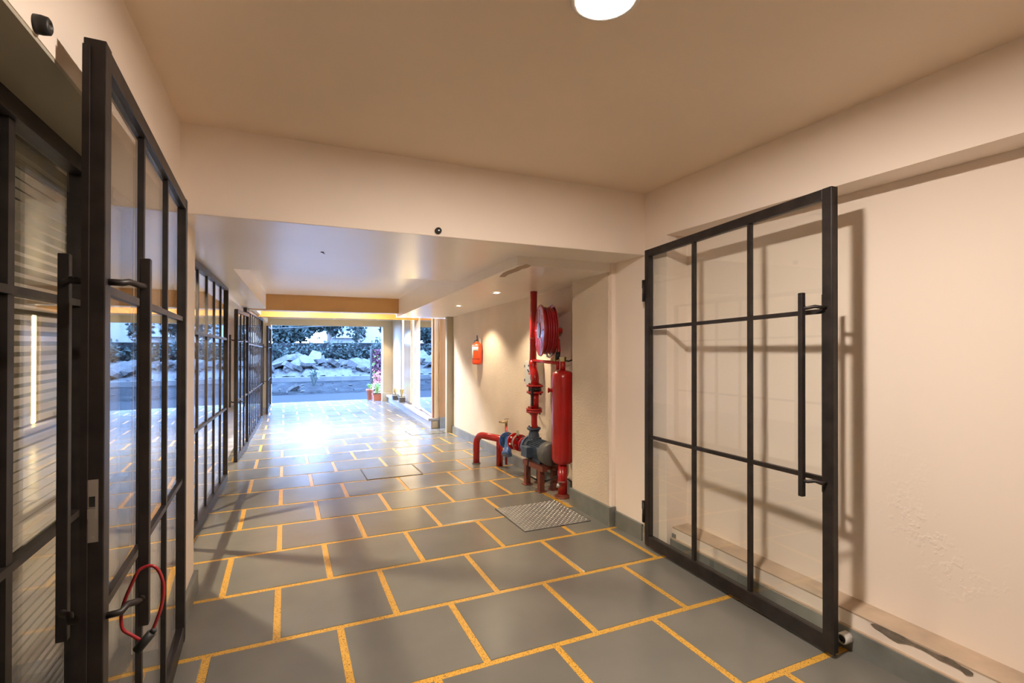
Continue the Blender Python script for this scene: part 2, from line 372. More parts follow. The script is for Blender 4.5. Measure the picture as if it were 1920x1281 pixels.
# textured stub beside the pump niche
wst = MB(); wst.box(2.455, 3.0, 3.50, 4.07, -0.03, 2.4); wst = struct(wst.build('wall_stub', 'texture'), 'sand-textured wall stub beside the red tank', 'wall')
MB().box(2.465, 3.0, 3.46, 3.505, -0.03, 2.4).build('smooth_edge', 'paint', wst)
bb3 = empty('baseboard_stub'); struct(bb3, 'tall grey stone skirting around the textured stub', 'baseboard')
MB().box(2.432, 2.46, 3.465, 4.085, -0.01, 0.155).build('tile', 'stone', bb3, bevel=0.003)
MB().box(2.432, 2.50, 3.447, 3.465, -0.01, 0.155).build('tile', 'stone', bb3, bevel=0.003)

# left near wall: header, recess reveal, piers
wl = MB(); wl.box(-0.75, -0.5, -1.9, 2.97, 2.175, 2.65); wl.box(-0.85, -0.5, 2.97, 3.56, -0.03, 2.65); wl.box(-0.85, -0.665, 3.56, 3.90, -0.03, 2.3); wl.box(-0.80, -0.5, -1.9, -0.9, -0.03, 2.2)
wall_left = struct(wl.build('wall_left', 'paint'), 'cream left wall above and beside the glazed office front', 'wall')
MB().box(-0.75, -0.502, -0.9, 2.968, 2.165, 2.175).build('reveal_soffit', 'olive', wall_left)
bb4 = empty('baseboard_left'); struct(bb4, 'stone skirting wrapped around the left pier', 'baseboard')
MB().box(-0.5, -0.478, 3.12, 3.565, -0.01, 0.125).build('tile', 'stone', bb4, bevel=0.003)
MB().box(-0.66, -0.478, 3.565, 3.585, -0.01, 0.125).build('tile', 'stone', bb4, bevel=0.003)

# ================================================================== DROPPED BEAM AND CORRIDOR CEILING
m = MB(); m.prism([(-1.0, 3.08, 2.18), (3.0, 3.08, 2.18), (3.0, 5.05, 2.16), (-1.0, 5.05, 2.16)], [(-1.0, 3.08, 2.85), (3.0, 3.08, 2.85), (3.0, 5.05, 2.85), (-1.0, 5.05, 2.85)])
beam = struct(m.build('ceiling_beam', 'paint'), 'wide cream dropped beam crossing the passage', 'beam')
MB().prism([(-0.9, 3.085, 2.1785), (2.9, 3.085, 2.1785), (2.9, 5.048, 2.1585), (-0.9, 5.048, 2.1585)], [(-0.9, 3.085, 2.181), (2.9, 3.085, 2.181), (2.9, 5.048, 2.161), (-0.9, 5.048, 2.161)]).build('beam_soffit', 'ceil_gloss', beam)
m = MB(); m.prism([(-1.0, 5.05, 2.37), (3.0, 5.05, 2.37), (3.0, 9.05, 2.30), (-1.0, 9.05, 2.30)], [(-1.0, 5.05, 2.6), (3.0, 5.05, 2.6), (3.0, 9.05, 2.6), (-1.0, 9.05, 2.6)])
struct(m.build('ceiling_pocket', 'ceil_gloss'), 'pale satin ceiling panel between the beams of the passage', 'ceiling')
m = MB(); m.prism([(-1.1, 5.05, 2.16), (-0.42, 5.05, 2.16), (-0.275, 9.3, 2.05), (-1.1, 9.3, 2.05)], [(-1.1, 5.05, 2.6), (-0.42, 5.05, 2.6), (-0.275, 9.3, 2.6), (-1.1, 9.3, 2.6)])
struct(m.build('ceiling_edge_beam', 'ceil_gloss'), 'long pale beam above the glazed shop fronts', 'beam')
m = MB(); m.prism([(xs(3.48), 3.48, zs(3.48)), (3.1, 3.48, zs(3.48)), (3.1, 9.3, zs(9.3)), (xs(9.3), 9.3, zs(9.3))], [(xs(3.48), 3.48, 2.5), (3.1, 3.48, 2.5), (3.1, 9.3, 2.5), (xs(9.3), 9.3, 2.5)])
struct(m.build('ceiling_soffit', 'ceil_gloss'), 'lowered ceiling strip with two downlights over the fire pump', 'ceiling')
st_ = []
for cx_, cy_ in [(600,842),(625,815),(660,798),(700,785),(735,768),(770,760),(800,752),(828,762),(800,778),(765,785),(735,800),(700,812),(665,825),(640,842)]:
    d = ray(780 + cx_ / 3.84, 300 + cy_ / 3.84); t = (2.103 + 0.0207 * 3.48 - 1.5) / (d.z + 0.0207 * d.y); st_.append((d.x * t, d.y * t))
MB().prism([(x, y, zs(y) - 0.0012) for x, y in st_], [(x, y, zs(y) + 0.002) for x, y in st_]).build('damp_stain', 'dusty', bpy.data.objects['ceiling_soffit'])
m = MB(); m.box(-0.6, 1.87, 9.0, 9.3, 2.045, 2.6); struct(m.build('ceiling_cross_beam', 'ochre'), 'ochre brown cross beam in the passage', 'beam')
MB().box(-0.6, 1.87, 9.002, 9.298, 2.04, 2.046).build('beam_underside', 'ceil_gloss', bpy.data.objects['ceiling_cross_beam'])
m = MB(); m.box(-1.1, 3.3, 9.3, 11.0, 2.45, 2.6); struct(m.build('ceiling_bay', 'ceil_gloss'), 'pale ceiling bay behind the brown beam', 'ceiling')
m = MB(); m.box(-0.9, 3.3, 11.0, 11.25, 2.03, 2.6); struct(m.build('ceiling_tinted_beam', 'led_tint'), 'beam with the yellow strip light put into its colour', 'beam')
m = MB(); m.box(-0.9, 3.4, 11.25, 15.5, 2.2, 2.6); struct(m.build('ceiling_porch', 'tan'), 'tan porch ceiling with two small downlights', 'ceiling')
m = MB(); m.box(-0.9, 3.4, 15.5, 15.8, 2.02, 2.6); m.box(2.70, 3.4, 15.5, 15.8, -0.3, 2.02)
struct(m.build('wall_entrance', 'tan'), 'tan entrance header and pier framing the street', 'wall')
MB().box(2.66, 2.98, 15.42, 15.52, zf(15.4) - 0.01, 0.02).build('pier_base', 'tan', bpy.data.objects['wall_entrance'])

# ================================================================== PUMP-SIDE WALL
def wallstrip(name, ya, yb, mat, z1=2.3, d=0.4):
    m = MB(); m.prism([(xw(ya), ya, zf(ya) - 0.05), (xw(ya) + d, ya, zf(ya) - 0.05), (xw(yb) + d, yb, zf(yb) - 0.05), (xw(yb), yb, zf(yb) - 0.05)], [(xw(ya), ya, z1), (xw(ya) + d, ya, z1), (xw(yb) + d, yb, z1), (xw(yb), yb, z1)])
    return m.build(name, mat)
struct(wallstrip('wall_niche', 4.07, 9.15, 'texture'), 'sand-textured wall behind the red pump and extinguisher', 'wall')
bb5 = empty('baseboard_niche'); struct(bb5, 'grey stone skirting below the extinguisher and pump', 'baseboard')
y = 4.09
while y < 9.1:
    y1 = min(y + 0.607, 9.12); a = y + 0.002
    MB().prism([(xw(a) - 0.03, a, zf(a) - 0.01), (xw(a) + 0.01, a, zf(a) - 0.01), (xw(y1) + 0.01, y1, zf(y1) - 0.01), (xw(y1) - 0.03, y1, zf(y1) - 0.01)], [(xw(a) - 0.03, a, zf(a) + 0.122), (xw(a) + 0.01, a, zf(a) + 0.122), (xw(y1) + 0.01, y1, zf(y1) + 0.122), (xw(y1) - 0.03, y1, zf(y1) + 0.122)]).build('tile', 'stone', bb5); y = y1
# pilaster and brown return at the end of that wall
m = MB(); m.box(2.66, 3.2, 8.76, 8.85, -0.15, 2.3); struct(m.build('wall_pilaster', 'olive'), 'narrow grey pilaster where the textured wall ends', 'wall')
m = MB(); m.box(2.695, 2.80, 9.30, 9.42, -0.12, 0.10); m2 = m.build('trim_1', 'stone'); struct(m2, 'stone plinth block beside the raised step', 'trim')
m = MB(); m.box(2.685, 2.80, 9.31, 9.60, 0.10, 2.3); struct(m.build('wall_return', 'bronze'), 'narrow bronze-brown wall return beside the mirror', 'wall')
# raised step in front of the cladding
st = MB()
def stp(y, o=0.0): return 2.507 + 0.05 * (y - 9.35) + o
st.prism([(stp(9.35, 0.03), 9.37, zf(9.35) - 0.02), (3.3, 9.42, zf(9.35) - 0.02), (3.3, 15.45, zf(15.45) - 0.02), (stp(15.45, 0.03), 15.45, zf(15.45) - 0.02)], [(stp(9.35, 0.03), 9.37, zf(9.35) + 0.15), (3.3, 9.42, zf(9.35) + 0.15), (3.3, 15.45, zf(15.45) + 0.15), (stp(15.45, 0.03), 15.45, zf(15.45) + 0.15)])
step = struct(st.build('step_plinth', 'step'), 'long pale stone step along the lit panelled wall', 'step')
MB().prism([(stp(9.35, -0.03), 9.345, zf(9.35) + 0.15), (2.69, 9.345, zf(9.35) + 0.15), (3.3, 15.45, zf(15.45) + 0.15), (stp(15.45, -0.03), 15.45, zf(15.45) + 0.15)], [(stp(9.35, -0.03), 9.345, zf(9.35) + 0.195), (2.69, 9.345, zf(9.35) + 0.195), (3.3, 15.45, zf(15.45) + 0.195), (stp(15.45, -0.03), 15.45, zf(15.45) + 0.195)]).build('tread', 'step', step)
MB().box(2.55, 2.66, 9.355, 9.372, zf(9.35) + 0.005, zf(9.35) + 0.14).build('end_tile', 'tan', step)
# cladding wall: separate panels, smoked mirror and two LED strips
cl = MB(); cl.prism([(xc(9.45) + 0.03, 9.45, -0.1), (3.4, 9.45, -0.1), (3.4, 14.15, -0.25), (xc(14.15) + 0.03, 14.15, -0.25)], [(xc(9.45) + 0.03, 9.45, 2.5), (3.4, 9.45, 2.5), (3.4, 14.15, 2.5), (xc(14.15) + 0.03, 14.15, 2.5)])
clad = struct(cl.build('wall_cladding', 'bronze'), 'lit panelled wall with a smoked mirror strip', 'wall')
def cpan(name, ya, yb, z0, z1, mat, o=0.0, t=0.03):
    p = lambda q, e: (xc(q) + o + e, q)
    b = [(*p(ya, 0), z0), (*p(ya, t), z0), (*p(yb, t), z0), (*p(yb, 0), z0)]; tt = [(a, c, z1) for a, c, _ in b]
    return MB().prism(b, tt).build(name, mat, clad)
ZB = zf(10.5) + 0.2
cpan('mirror', 9.47, 10.79, ZB + 0.03, 2.4, 'mirror')
for za, zb in ((ZB, 0.62), (0.625, 1.42), (1.425, 2.4)):
    cpan('panel', 10.80, 11.66, za, zb, 'panel'); cpan('panel', 12.15, 13.36, za, zb, 'panel')
MB().box(2.60, 2.69, 9.36, 9.45, ZB, 2.3).build('end_panel', 'panel', clad); MB().box(2.565, 2.60, 9.38, 9.47, ZB, 2.3).build('edge_trim', 'bronze', clad)
for ya, yb in ((11.82, 11.98), (13.58, 13.78)):
    cpan('led_strip', ya, yb, ZB - 0.02, 2.35, 'stripE', 0.02, 0.02)
MB().box(2.98, 3.3, 14.15, 15.5, -0.3, 2.3).build('wall_porch', 'tan'); struct(bpy.data.objects['wall_porch'], 'tan porch side wall behind the small dark planters', 'wall')

# ================================================================== LEFT SHOP SIDE
# interior rooms behind the glazing
m = MB(); m.box(-4.4, -4.2, 3.3, 16.5, -0.4, 2.7); struct(m.build('wall_shop_back', 'paint'), 'cream rear wall inside the shop', 'wall')
m = MB(); m.box(-4.4, -0.85, 3.1, 3.3, -0.4, 2.7); struct(m.build('wall_shop_party', 'paint'), 'cream party wall between office and shop', 'wall')
m = MB(); m.box(-4.4, -0.6, 16.3, 16.5, -0.4, 2.7); struct(m.build('wall_shop_street', 'paint'), 'cream street-side wall of the shop', 'wall')
m = MB(); m.box(-4.4, -1.0, 3.1, 16.5, 2.17, 2.7); struct(m.build('ceiling_shop', 'ceil'), 'plain ceiling inside the shop', 'ceiling')
m = MB(); m.prism([(-4.4, 3.2, -0.1), (-0.70, 3.2, -0.1), (-0.70, 16.4, -0.4), (-4.4, 16.4, -0.4)], [(-4.4, 3.2, 0.0), (-0.72, 3.2, 0.0), (-0.72, 16.4, zf(16.4)), (-4.4, 16.4, zf(16.4))]); struct(m.build('floor_shop', 'step'), 'pale floor inside the shop', 'floor')
m = MB(); m.box(-3.3, -3.1, -2.0, 3.1, -0.05, 2.7); struct(m.build('wall_office_back', 'olive'), 'olive rear wall of the office behind the blinds', 'wall')
m = MB(); m.box(-3.3, -0.72, -2.0, 3.1, -0.08, -0.005); struct(m.build('floor_office', 'step'), 'pale floor inside the office', 'floor')
# header over the shop doorway and beyond
def xg(y): return -0.66 + 0.024 * (y - 4.6)
m = MB()
m.prism([(-1.0, 6.54, 2.05), (xg(6.54) - 0.01, 6.54, 2.05), (xg(9.0) - 0.05, 9.0, 2.04), (-1.0, 9.0, 2.04)], [(-1.0, 6.54, 2.5), (xg(6.54) - 0.01, 6.54, 2.5), (xg(9.0) - 0.05, 9.0, 2.5), (-1.0, 9.0, 2.5)])
m.box(-1.0, -0.44, 9.3, 16.3, 2.06, 2.6)
struct(m.build('wall_left_header', 'ceil_gloss'), 'pale header above the shop doorway and glazing', 'wall')
m = MB(); m.box(-0.9, -0.36, 15.1, 16.3, -0.4, 2.1); struct(m.build('wall_left_end', 'tan'), 'tan end pier of the left shop front at the street', 'wall')

def glazed(name, p0, p1, z0a, z0b, ztop, cols, bars, label, fw_=0.05, mw=0.024, cat='window', kind='structure'):
    """fixed glazed screen from p0 to p1 (plan points), parts: frame pieces, muntins, panes"""
    e = empty(name, (p0[0], p0[1], z0a)); tag(e, label, cat, None, kind)
    P0, P1 = Vector((*p0, 0)), Vector((*p1, 0)); D = P1 - P0
    def P(t, z): q = P0 + D * t; return (q.x, q.y, z)
    zb = lambda t: z0a + (z0b - z0a) * t
    MB().bar(P(0, z0a), P(0, ztop), fw_, fw_, (0, 1, 0)).build('stile', 'iron', e); MB().bar(P(1, z0b), P(1, ztop), fw_, fw_, (0, 1, 0)).build('stile', 'iron', e)
    MB().bar(P(0, ztop - fw_ / 2), P(1, ztop - fw_ / 2), fw_ * 0.98, fw_).build('rail', 'iron', e)
    MB().bar(P(0, z0a + 0.04), P(1, z0b + 0.04), fw_ * 0.98, 0.08).build('rail', 'iron', e)
    for c in range(1, cols):
        t = c / cols; MB().bar(P(t, zb(t) + 0.05), P(t, ztop - 0.03), mw, 0.036, (0, 1, 0)).build('muntin', 'iron', e)
    for b in bars: MB().bar(P(0, b + z0a), P(1, b + z0b), 0.034, mw).build('muntin', 'iron', e)
    nrm = Vector((-D.y, D.x, 0)).normalized() * 0.003
    zl = [None] + list(bars) + [None]
    for c in range(cols):
        t0, t1 = c / cols, (c + 1) / cols
        for r in range(len(bars) + 1):
            q = []
            for t in (t0, t1):
                lo = zb(t) + (0.05 if r == 0 else bars[r - 1]); hi = ztop - 0.02 if r == len(bars) else zb(t) + bars[r]
                q.append((Vector(P(t, lo)), Vector(P(t, hi))))
            a, b, c2, d = q[0][0], q[1][0], q[1][1], q[0][1]
            MB().prism([a - nrm, b - nrm, c2 - nrm, d - nrm], [a + nrm, b + nrm, c2 + nrm, d + nrm]).build('pane', 'glass', e)
    return e
glazed('window_1', (-0.69, -0.85), (-0.69, 2.33), 0.0, 0.0, 2.165, 6, (0.89, 1.645), 'dark-framed office glazing with a venetian blind behind it', fw_=0.055)
glazed('window_2', (-0.69, 2.40), (-0.69, 2.93), 0.0, 0.0, 2.165, 1, (0.89, 1.645), 'narrow dark-framed glazed panel behind the open left door', fw_=0.045)
glazed('window_3', (xg(3.92), 3.92), (xg(6.51), 6.51), zf(3.92), zf(6.51), 2.15, 6, (0.82, 1.60), 'dark-framed glazed shop screen just past the left pier')
glazed('window_4', (xg(8.72), 8.72), (xg(12.4), 12.4), zf(8.72), zf(12.4), 2.05, 9, (0.80, 1.60), 'long dark-framed glazed shop screen beyond the doorway')

# ---- door leaves
def leaf(name, label, hinge, free, W, H, zc=(0.80, 1.60), handles=True, grow=0.0, lock=False, hinges=True):
    """glazed iron leaf: local x from hinge to free edge, y through its thickness"""
    dx, dy = free[0] - hinge[0], free[1] - hinge[1]; rz = math.atan2(dy, dx)
    e = empty(name, hinge, rz); tag(e, label, 'door', None, 'structure')
    T = 0.045; S = 0.05; h = T / 2
    B = lambda nm, x0, x1, y0, y1, z0, z1, mt='iron', bv=0.0025: MB().box(x0, x1, y0, y1, z0, z1).build(nm, mt, e, local=True, bevel=bv)
    B('stile', 0, S * 0.85, -h, h, 0, H); B('stile', W - S, W, -h, h, 0, H)
    B('rail', S * 0.85, W - S, -h * 0.9, h * 0.9, H - S, H); B('rail', S * 0.85, W - S, -h * 0.9, h * 0.9, 0, 0.075)
    B('rebate_strip', W, W + 0.008, -h, -h + 0.014, 0.0, H - 0.02, bv=0); 
    xsn = [S * 0.85 + (W - S * 1.85) * i / 3 for i in range(4)]; zsn = [0.075, zc[0], zc[1], H - S]
    for x in xsn[1:3]: B('muntin', x - 0.011, x + 0.011, -0.012, 0.012, 0.07, H - S + 0.005, bv=0)
    for z in zsn[1:3]: B('muntin', S * 0.85, W - S, -0.0115, 0.0115, z - 0.011, z + 0.011, bv=0)
    for i in range(3):
        for j in range(3): B('pane', xsn[i] + 0.004, xsn[i + 1] - 0.004, -0.003, 0.003, zsn[j] + 0.002, zsn[j + 1] - 0.002, 'glass', 0)
    if handles:
        for sgn in (-1, 1):
            hb = MB(); xh = W - 0.11; yo = sgn * 0.085
            hb.box(xh - 0.012, xh + 0.012, yo - 0.012, yo + 0.012, 0.715, 1.69)
            ho = hb.build('handle', 'iron', e, local=True, bevel=0.002)
            for z in (0.79, 1.615):
                MB().tube([(W - 0.03, sgn * h * 0.9, z), (W - 0.035, sgn * 0.05, z), (W - 0.06, sgn * 0.058, z + 0.006), (W - 0.085, sgn * 0.078, z), (xh, yo, z)], 0.0085, 8).build('bracket', 'iron', ho, local=True)
    if lock:
        lp = B('lock_plate', W, W + 0.0025, -0.012, 0.012, 0.985, 1.135, 'steel', 0.0)
        MB().box(W + 0.002, W + 0.0032, -0.006, 0.006, 1.07, 1.095).build('keyhole', 'black', lp, local=True)
        MB().box(W + 0.002, W + 0.012, -0.007, 0.007, 1.045, 1.068).build('latch', 'steel', lp, local=True)
        for z in (0.995, 1.125): MB().cyl((W + 0.002, 0, z), (W + 0.004, 0, z), 0.004, n=8).build('screw', 'steel', lp, local=True)
    if hinges:
        for z in (0.24, 1.88):
            hg = MB().cyl((-0.006, -h - 0.004, z - 0.07), (-0.006, -h - 0.004, z + 0.07), 0.010, n=10)
            hg.box(-0.022, 0.0, -h - 0.008, -h + 0.01, z + 0.02, z + 0.08); hg.box(-0.022, 0.0, -h - 0.006, -h + 0.012, z - 0.08, z - 0.02); hg.build('hinge', 'iron', e, local=True)
    if grow:      # the old iron leaf is slightly out of square, taller at its free edge
        for o in [x for x in bpy.data.objects if x.parent == e or (x.parent and x.parent.parent == e)]:
            for v in o.data.vertices: v.co.z *= 1 + grow * v.co.x / W
    return e
leaf('door_1', 'open dark iron glazed door folded back against the right wall', (2.452, 2.997, 0.018), (2.405, 1.565, 0.0), 1.434, 2.178, grow=0.03)
leaf('door_2', 'open dark iron glazed door at the left with lock plate and red cable', (-0.474, 2.985, 0.02), (-0.426, 1.535, 0), 1.451, 2.198, grow=0.012, lock=True)
leaf('door_3', 'open dark glazed shop door leaf halfway along the passage', (-0.53, 8.70, zf(8.4) + 0.02), (-0.595, 7.585, 0), 1.12, 2.03)
leaf('door_4', 'farthest open dark glazed shop door leaf near the street', (-0.36, 15.0, zf(14.6) + 0.02), (-0.395, 13.45, 0), 1.55, 2.13)

# ---- venetian blind
vb = empty('venetian_blind', (-0.79, 1.6, 0.0)); tag(vb, 'grey-beige venetian blind hanging inside the office glazing', 'blind')
MB().box(-0.81, -0.765, 0.95, 2.78, 2.10, 2.14).build('headrail', 'blind', vb)
sm = None
for i in range(60):
    z = 2.085 - i * 0.0345
    if sm is None:
        q = MB(); a = math.radians(38); c_, s_ = math.cos(a) * 0.0125, math.sin(a) * 0.0125
        q.prism([(-c_, -0.66, -s_), (c_, -0.66, s_), (c_, 1.17, s_), (-c_, 1.17, -s_)], [(-c_ - 0.0006, -0.66, -s_ + 0.001), (c_ - 0.0006, -0.66, s_ + 0.001), (c_ - 0.0006, 1.17, s_ + 0.001), (-c_ - 0.0006, 1.17, -s_ + 0.001)])
        o = q.build('slat', 'blind', vb, local=True); sm = o.data
    else:
        o = bpy.data.objects.new('slat', sm); col.objects.link(o); o.parent = vb
    o.location = (0, 0, z)
for yy in (1.25, 2.05, 2.6): MB().cyl((-0.788, yy, 0.05), (-0.788, yy, 2.1), 0.0015, n=5).build('cord', 'white', vb)

# ---- red cable lock on the left door handle
ck = empty('cable_lock', (-0.35, 1.70, 0.78)); tag(ck, 'red cable lock with black barrel looped over the left door handle', 'lock')
def onplane(px, py, yq):
    d = ray(px, py); t = yq / d.y; return Vector((d.x * t, yq, 1.5 + d.z * t))
cp = [(525,1120),(490,1100),(460,1080),(454,1035),(463,985),(490,920),(515,868),(540,848),(575,843),(600,870),(613,920),(607,985),(590,1040),(572,1083)]
cv = [onplane(x / 2, 640 + y / 2, 1.612 + (0.004 if i > 6 else 0)) for i, (x, y) in enumerate(cp)]
sm_ = []
for i in range(len(cv) - 1):
    p0, p1, p2, p3 = cv[max(i - 1, 0)], cv[i], cv[i + 1], cv[min(i + 2, len(cv) - 1)]
    for k in range(4):
        t = k / 4; sm_.append(0.5 * ((2 * p1) + (p2 - p0) * t + (2 * p0 - 5 * p1 + 4 * p2 - p3) * t * t + (3 * p1 - p0 - 3 * p2 + p3) * t ** 3))
sm_.append(cv[-1])
MB().tube(sm_, 0.0042, 8).build('cable', 'redcable', ck)
bA, bB = onplane(285, 1186, 1.612), onplane(256, 1221, 1.606)
MB().cyl(bA, bB, 0.0115, n=14).build('barrel', 'black', ck)
MB().cyl(bA + (bA - bB) * 0.2, bA, 0.008, n=12).build('collar', 'black', ck); MB().cyl(onplane(263, 1201, 1.612), onplane(268, 1203, 1.612), 0.007, n=10).build('ferrule', 'steel', ck)

# ================================================================== LAMPS
cl_ = empty('ceiling_lamp', (0.95, 1.37, 2.65)); tag(cl_, 'bright round ceiling lamp in the front bay', 'lamp')
MB().lathe((0.95, 1.37, 2.65), [(0.115, 0.0), (0.115, -0.02), (0.105, -0.026), (0.096, -0.026), (0.096, -0.016)], 32).build('bezel', 'white', cl_)
MB().lathe((0.95, 1.37, 2.65), [(0.098, -0.016), (0.094, -0.024), (0.05, -0.029), (0.0, -0.030)], 24).build('diffuser', 'lampE', cl_)
for bx_, wh in ((0.25, 'nearer the shop glazing'), (1.45, 'nearer the mirror panel')):  # two fill lamps added out of view to brighten the passage
    e = empty('ceiling_lamp', (bx_, 9.8, 2.45)); tag(e, 'added fill lamp hidden in the bay behind the brown beam, ' + wh, 'lamp', 'added bay fill lamps')
    MB().lathe((bx_, 9.8, 2.45), [(0.115, 0.0), (0.115, -0.02), (0.105, -0.026), (0.096, -0.026), (0.096, -0.016)], 24).build('bezel', 'white', e)
    MB().lathe((bx_, 9.8, 2.45), [(0.098, -0.014), (0.094, -0.034), (0.07, -0.050), (0.035, -0.057), (0.0, -0.058)], 20).build('diffuser', 'bayE', e)
def disk_lamp(e, z, power, c, r=0.19):
    l = bpy.data.lights.new('bulb', 'AREA'); l.shape = 'DISK'; l.size = r; l.energy = power; l.color = c
    lo = bpy.data.objects.new('bulb', l); col.objects.link(lo); lo.parent = e; lo.location = (0, 0, z)
for o in [x for x in bpy.data.objects if x.name.startswith('ceiling_lamp')]:
    if o.location.y < 5: disk_lamp(o, -0.034, LAMP, (1.0, 0.85, 0.72))
    else: disk_lamp(o, -0.062, BAY_FILL, (1.0, 0.96, 0.95))
def downlight(x, y, z, label, power, grp, size=95, col_=(1.0, 0.80, 0.55), tilt=0.0):
    e = empty('downlight', (x, y, z)); tag(e, label, 'downlight', grp)
    MB().lathe((x, y, z), [(0.05, 0.0), (0.05, -0.005), (0.038, -0.007), (0.036, -0.002)], 20).build('bezel', 'white', e)
    q = MB(); rg = q.ring((x, y, z - 0.003), (0, 0, 1), 0.036, 16); q.add(rg, [tuple(range(16))]); q.build('diffuser', 'spotE', e)
    l = bpy.data.lights.new('bulb', 'SPOT'); l.energy = power; l.color = col_; l.spot_size = math.radians(size); l.spot_blend = 0.45; l.shadow_soft_size = 0.02
    lo = bpy.data.objects.new('bulb', l); col.objects.link(lo); lo.parent = e; lo.location = (0, 0, -0.012); lo.rotation_euler = (0, tilt, 0)
    return e
downlight(2.13, 5.15, zs(5.15), 'lit ceiling downlight nearest the hose reel', SPOT, 'downlights over the fire pump', 118, tilt=0.0)
downlight(2.22, 6.75, zs(6.75), 'lit ceiling downlight above the fire extinguisher', SPOT, 'downlights over the fire pump', 118, tilt=0.0)
downlight(1.25, 14.9, 2.2, 'small lit downlight over the middle of the entrance', 95, 'porch downlights')
downlight(2.45, 14.9, 2.2, 'small lit downlight near the entrance pier', 95, 'porch downlights')
downlight(-1.06, 4.63, 2.17, 'downlight inside the shop behind the glazed screen', 290, 'shop downlights', 150)
downlight(-1.6, 9.5, 2.17, 'added unseen downlight deep inside the shop past the doorway', 60, 'shop downlights', 150)  # extra lamp added out of view to light the shop interior
downlight(-1.9, 1.6, 2.65, 'added unseen downlight in the office to light the blind', 22, None, 150)  # weak lamp added out of view so the blind shows up

# ---- small wall fittings
def buffer(name, c, d, label):
    e = empty(name, c); tag(e, label, 'door buffer'); c = Vector(c); d = Vector(d)
    MB().lathe(c, [(0.0, 0.0), (0.020, 0.0), (0.0205, 0.012), (0.0185, 0.024), (0.014, 0.027), (0.009, 0.027), (0.008, 0.022), (0.0, 0.022)], 20, d).build('body', 'black', e)
    MB().cyl(c + d * 0.0222, c + d * 0.025, 0.004, n=10).build('screw', 'steel', e)
buffer('door_buffer', (-0.5, 1.425, 2.197), (1, 0, 0), 'black round rubber door buffer on the left wall')
buffer('door_buffer', (0.874, 3.08, 2.212), (0, -1, 0), 'black round rubber door buffer on the dropped beam')
ds = empty('door_stop', (2.53, 1.60, 0.065)); tag(ds, 'short white pipe door stop on the skirting by the right door', 'door stop')
DSD = Vector((-1.0, 0.0, 0.0))
MB().lathe((2.548, 1.585, 0.062), [(0.0, 0), (0.027, 0), (0.027, 0.062), (0.024, 0.066), (0.019, 0.066), (0.019, 0.045), (0.0, 0.045)], 20, DSD).build('body', 'white', ds)
MB().lathe((2.548, 1.585, 0.062), [(0.0, 0.046), (0.017, 0.046), (0.017, 0.060), (0.008, 0.062), (0.0, 0.056)], 18, DSD).build('rubber_core', 'black', ds)

hk = empty('ceiling_hook', (0.245, 3.92, 2.172)); tag(hk, 'tiny dark hook stub in the beam soffit', 'hook')
MB().lathe((0.245, 3.92, 2.1712), [(0.014, 0.0), (0.012, -0.004), (0.0, -0.006)], 10).build('rosette', 'black', hk)
MB().tube([(0.245, 3.92, 2.169), (0.252, 3.918, 2.160), (0.262, 3.917, 2.158)], 0.0025, 6).build('stub', 'black', hk)

# ================================================================== FLOOR COVERS
tp = empty('tread_plate_cover', (2.05, 3.93, 0)); tag(tp, 'patterned metal tread plate cover in the floor before the red tank', 'floor cover')
MB().box(1.750, 2.363, 3.625, 4.232, -0.004, 0.004).build('plate', 'plate', tp, bevel=0.001)
for a in ((1.744, 1.750, 3.62, 4.238), (2.363, 2.369, 3.62, 4.238)): MB().box(*a, -0.004, 0.0025).build('rim', 'black', tp)
for a in ((1.750, 2.363, 3.619, 3.625), (1.750, 2.363, 4.232, 4.238)): MB().box(*a, -0.004, 0.0025).build('rim', 'black', tp)
q = MB()
for i in range(24):
    for j in range(24):
        cx, cy = 1.765 + i * 0.0255, 3.64 + j * 0.0255; a = PI / 4 if (i + j) % 2 else -PI / 4
        ux, uy = math.cos(a), math.sin(a); L_, W_ = 0.0095, 0.0032
        b = [(cx + ux * L_, cy + uy * L_), (cx - uy * W_, cy + ux * W_), (cx - ux * L_, cy - uy * L_), (cx + uy * W_, cy - ux * W_)]
        q.prism([(x, y, 0.0035) for x, y in b], [(cx + (x - cx) * 0.6, cy + (y - cy) * 0.6, 0.0062) for x, y in b])
q.build('tread_pattern', 'steel', tp, kind='stuff')
def hatch(x0, x1, y0, y1, label):
    cy = (y0 + y1) / 2; e = empty('floor_hatch', ((x0 + x1) / 2, cy, zf(cy))); e.rotation_euler = (-math.atan(SL), 0, 0); tag(e, label, 'floor hatch', 'stone hatches in the passage floor')
    hx, hy = (x1 - x0) / 2, (y1 - y0) / 2
    MB().box(-hx + 0.012, hx - 0.012, -hy + 0.012, hy - 0.012, -0.01, 0.003).build('lid', 'slab', e, local=True)
    for a in ((-hx, -hx + 0.01, -hy, hy), (hx - 0.01, hx, -hy, hy), (-hx + 0.01, hx - 0.01, -hy, -hy + 0.01), (-hx + 0.01, hx - 0.01, hy - 0.01, hy)):
        MB().box(*a, -0.01, 0.0035).build('rim', 'black', e, local=True)
hatch(0.845, 1.49, 5.85, 6.43, 'square stone floor hatch with dark rim in mid passage')
hatch(2.01, 2.62, 8.72, 9.28, 'stone floor hatch with dark rim beside the raised step')

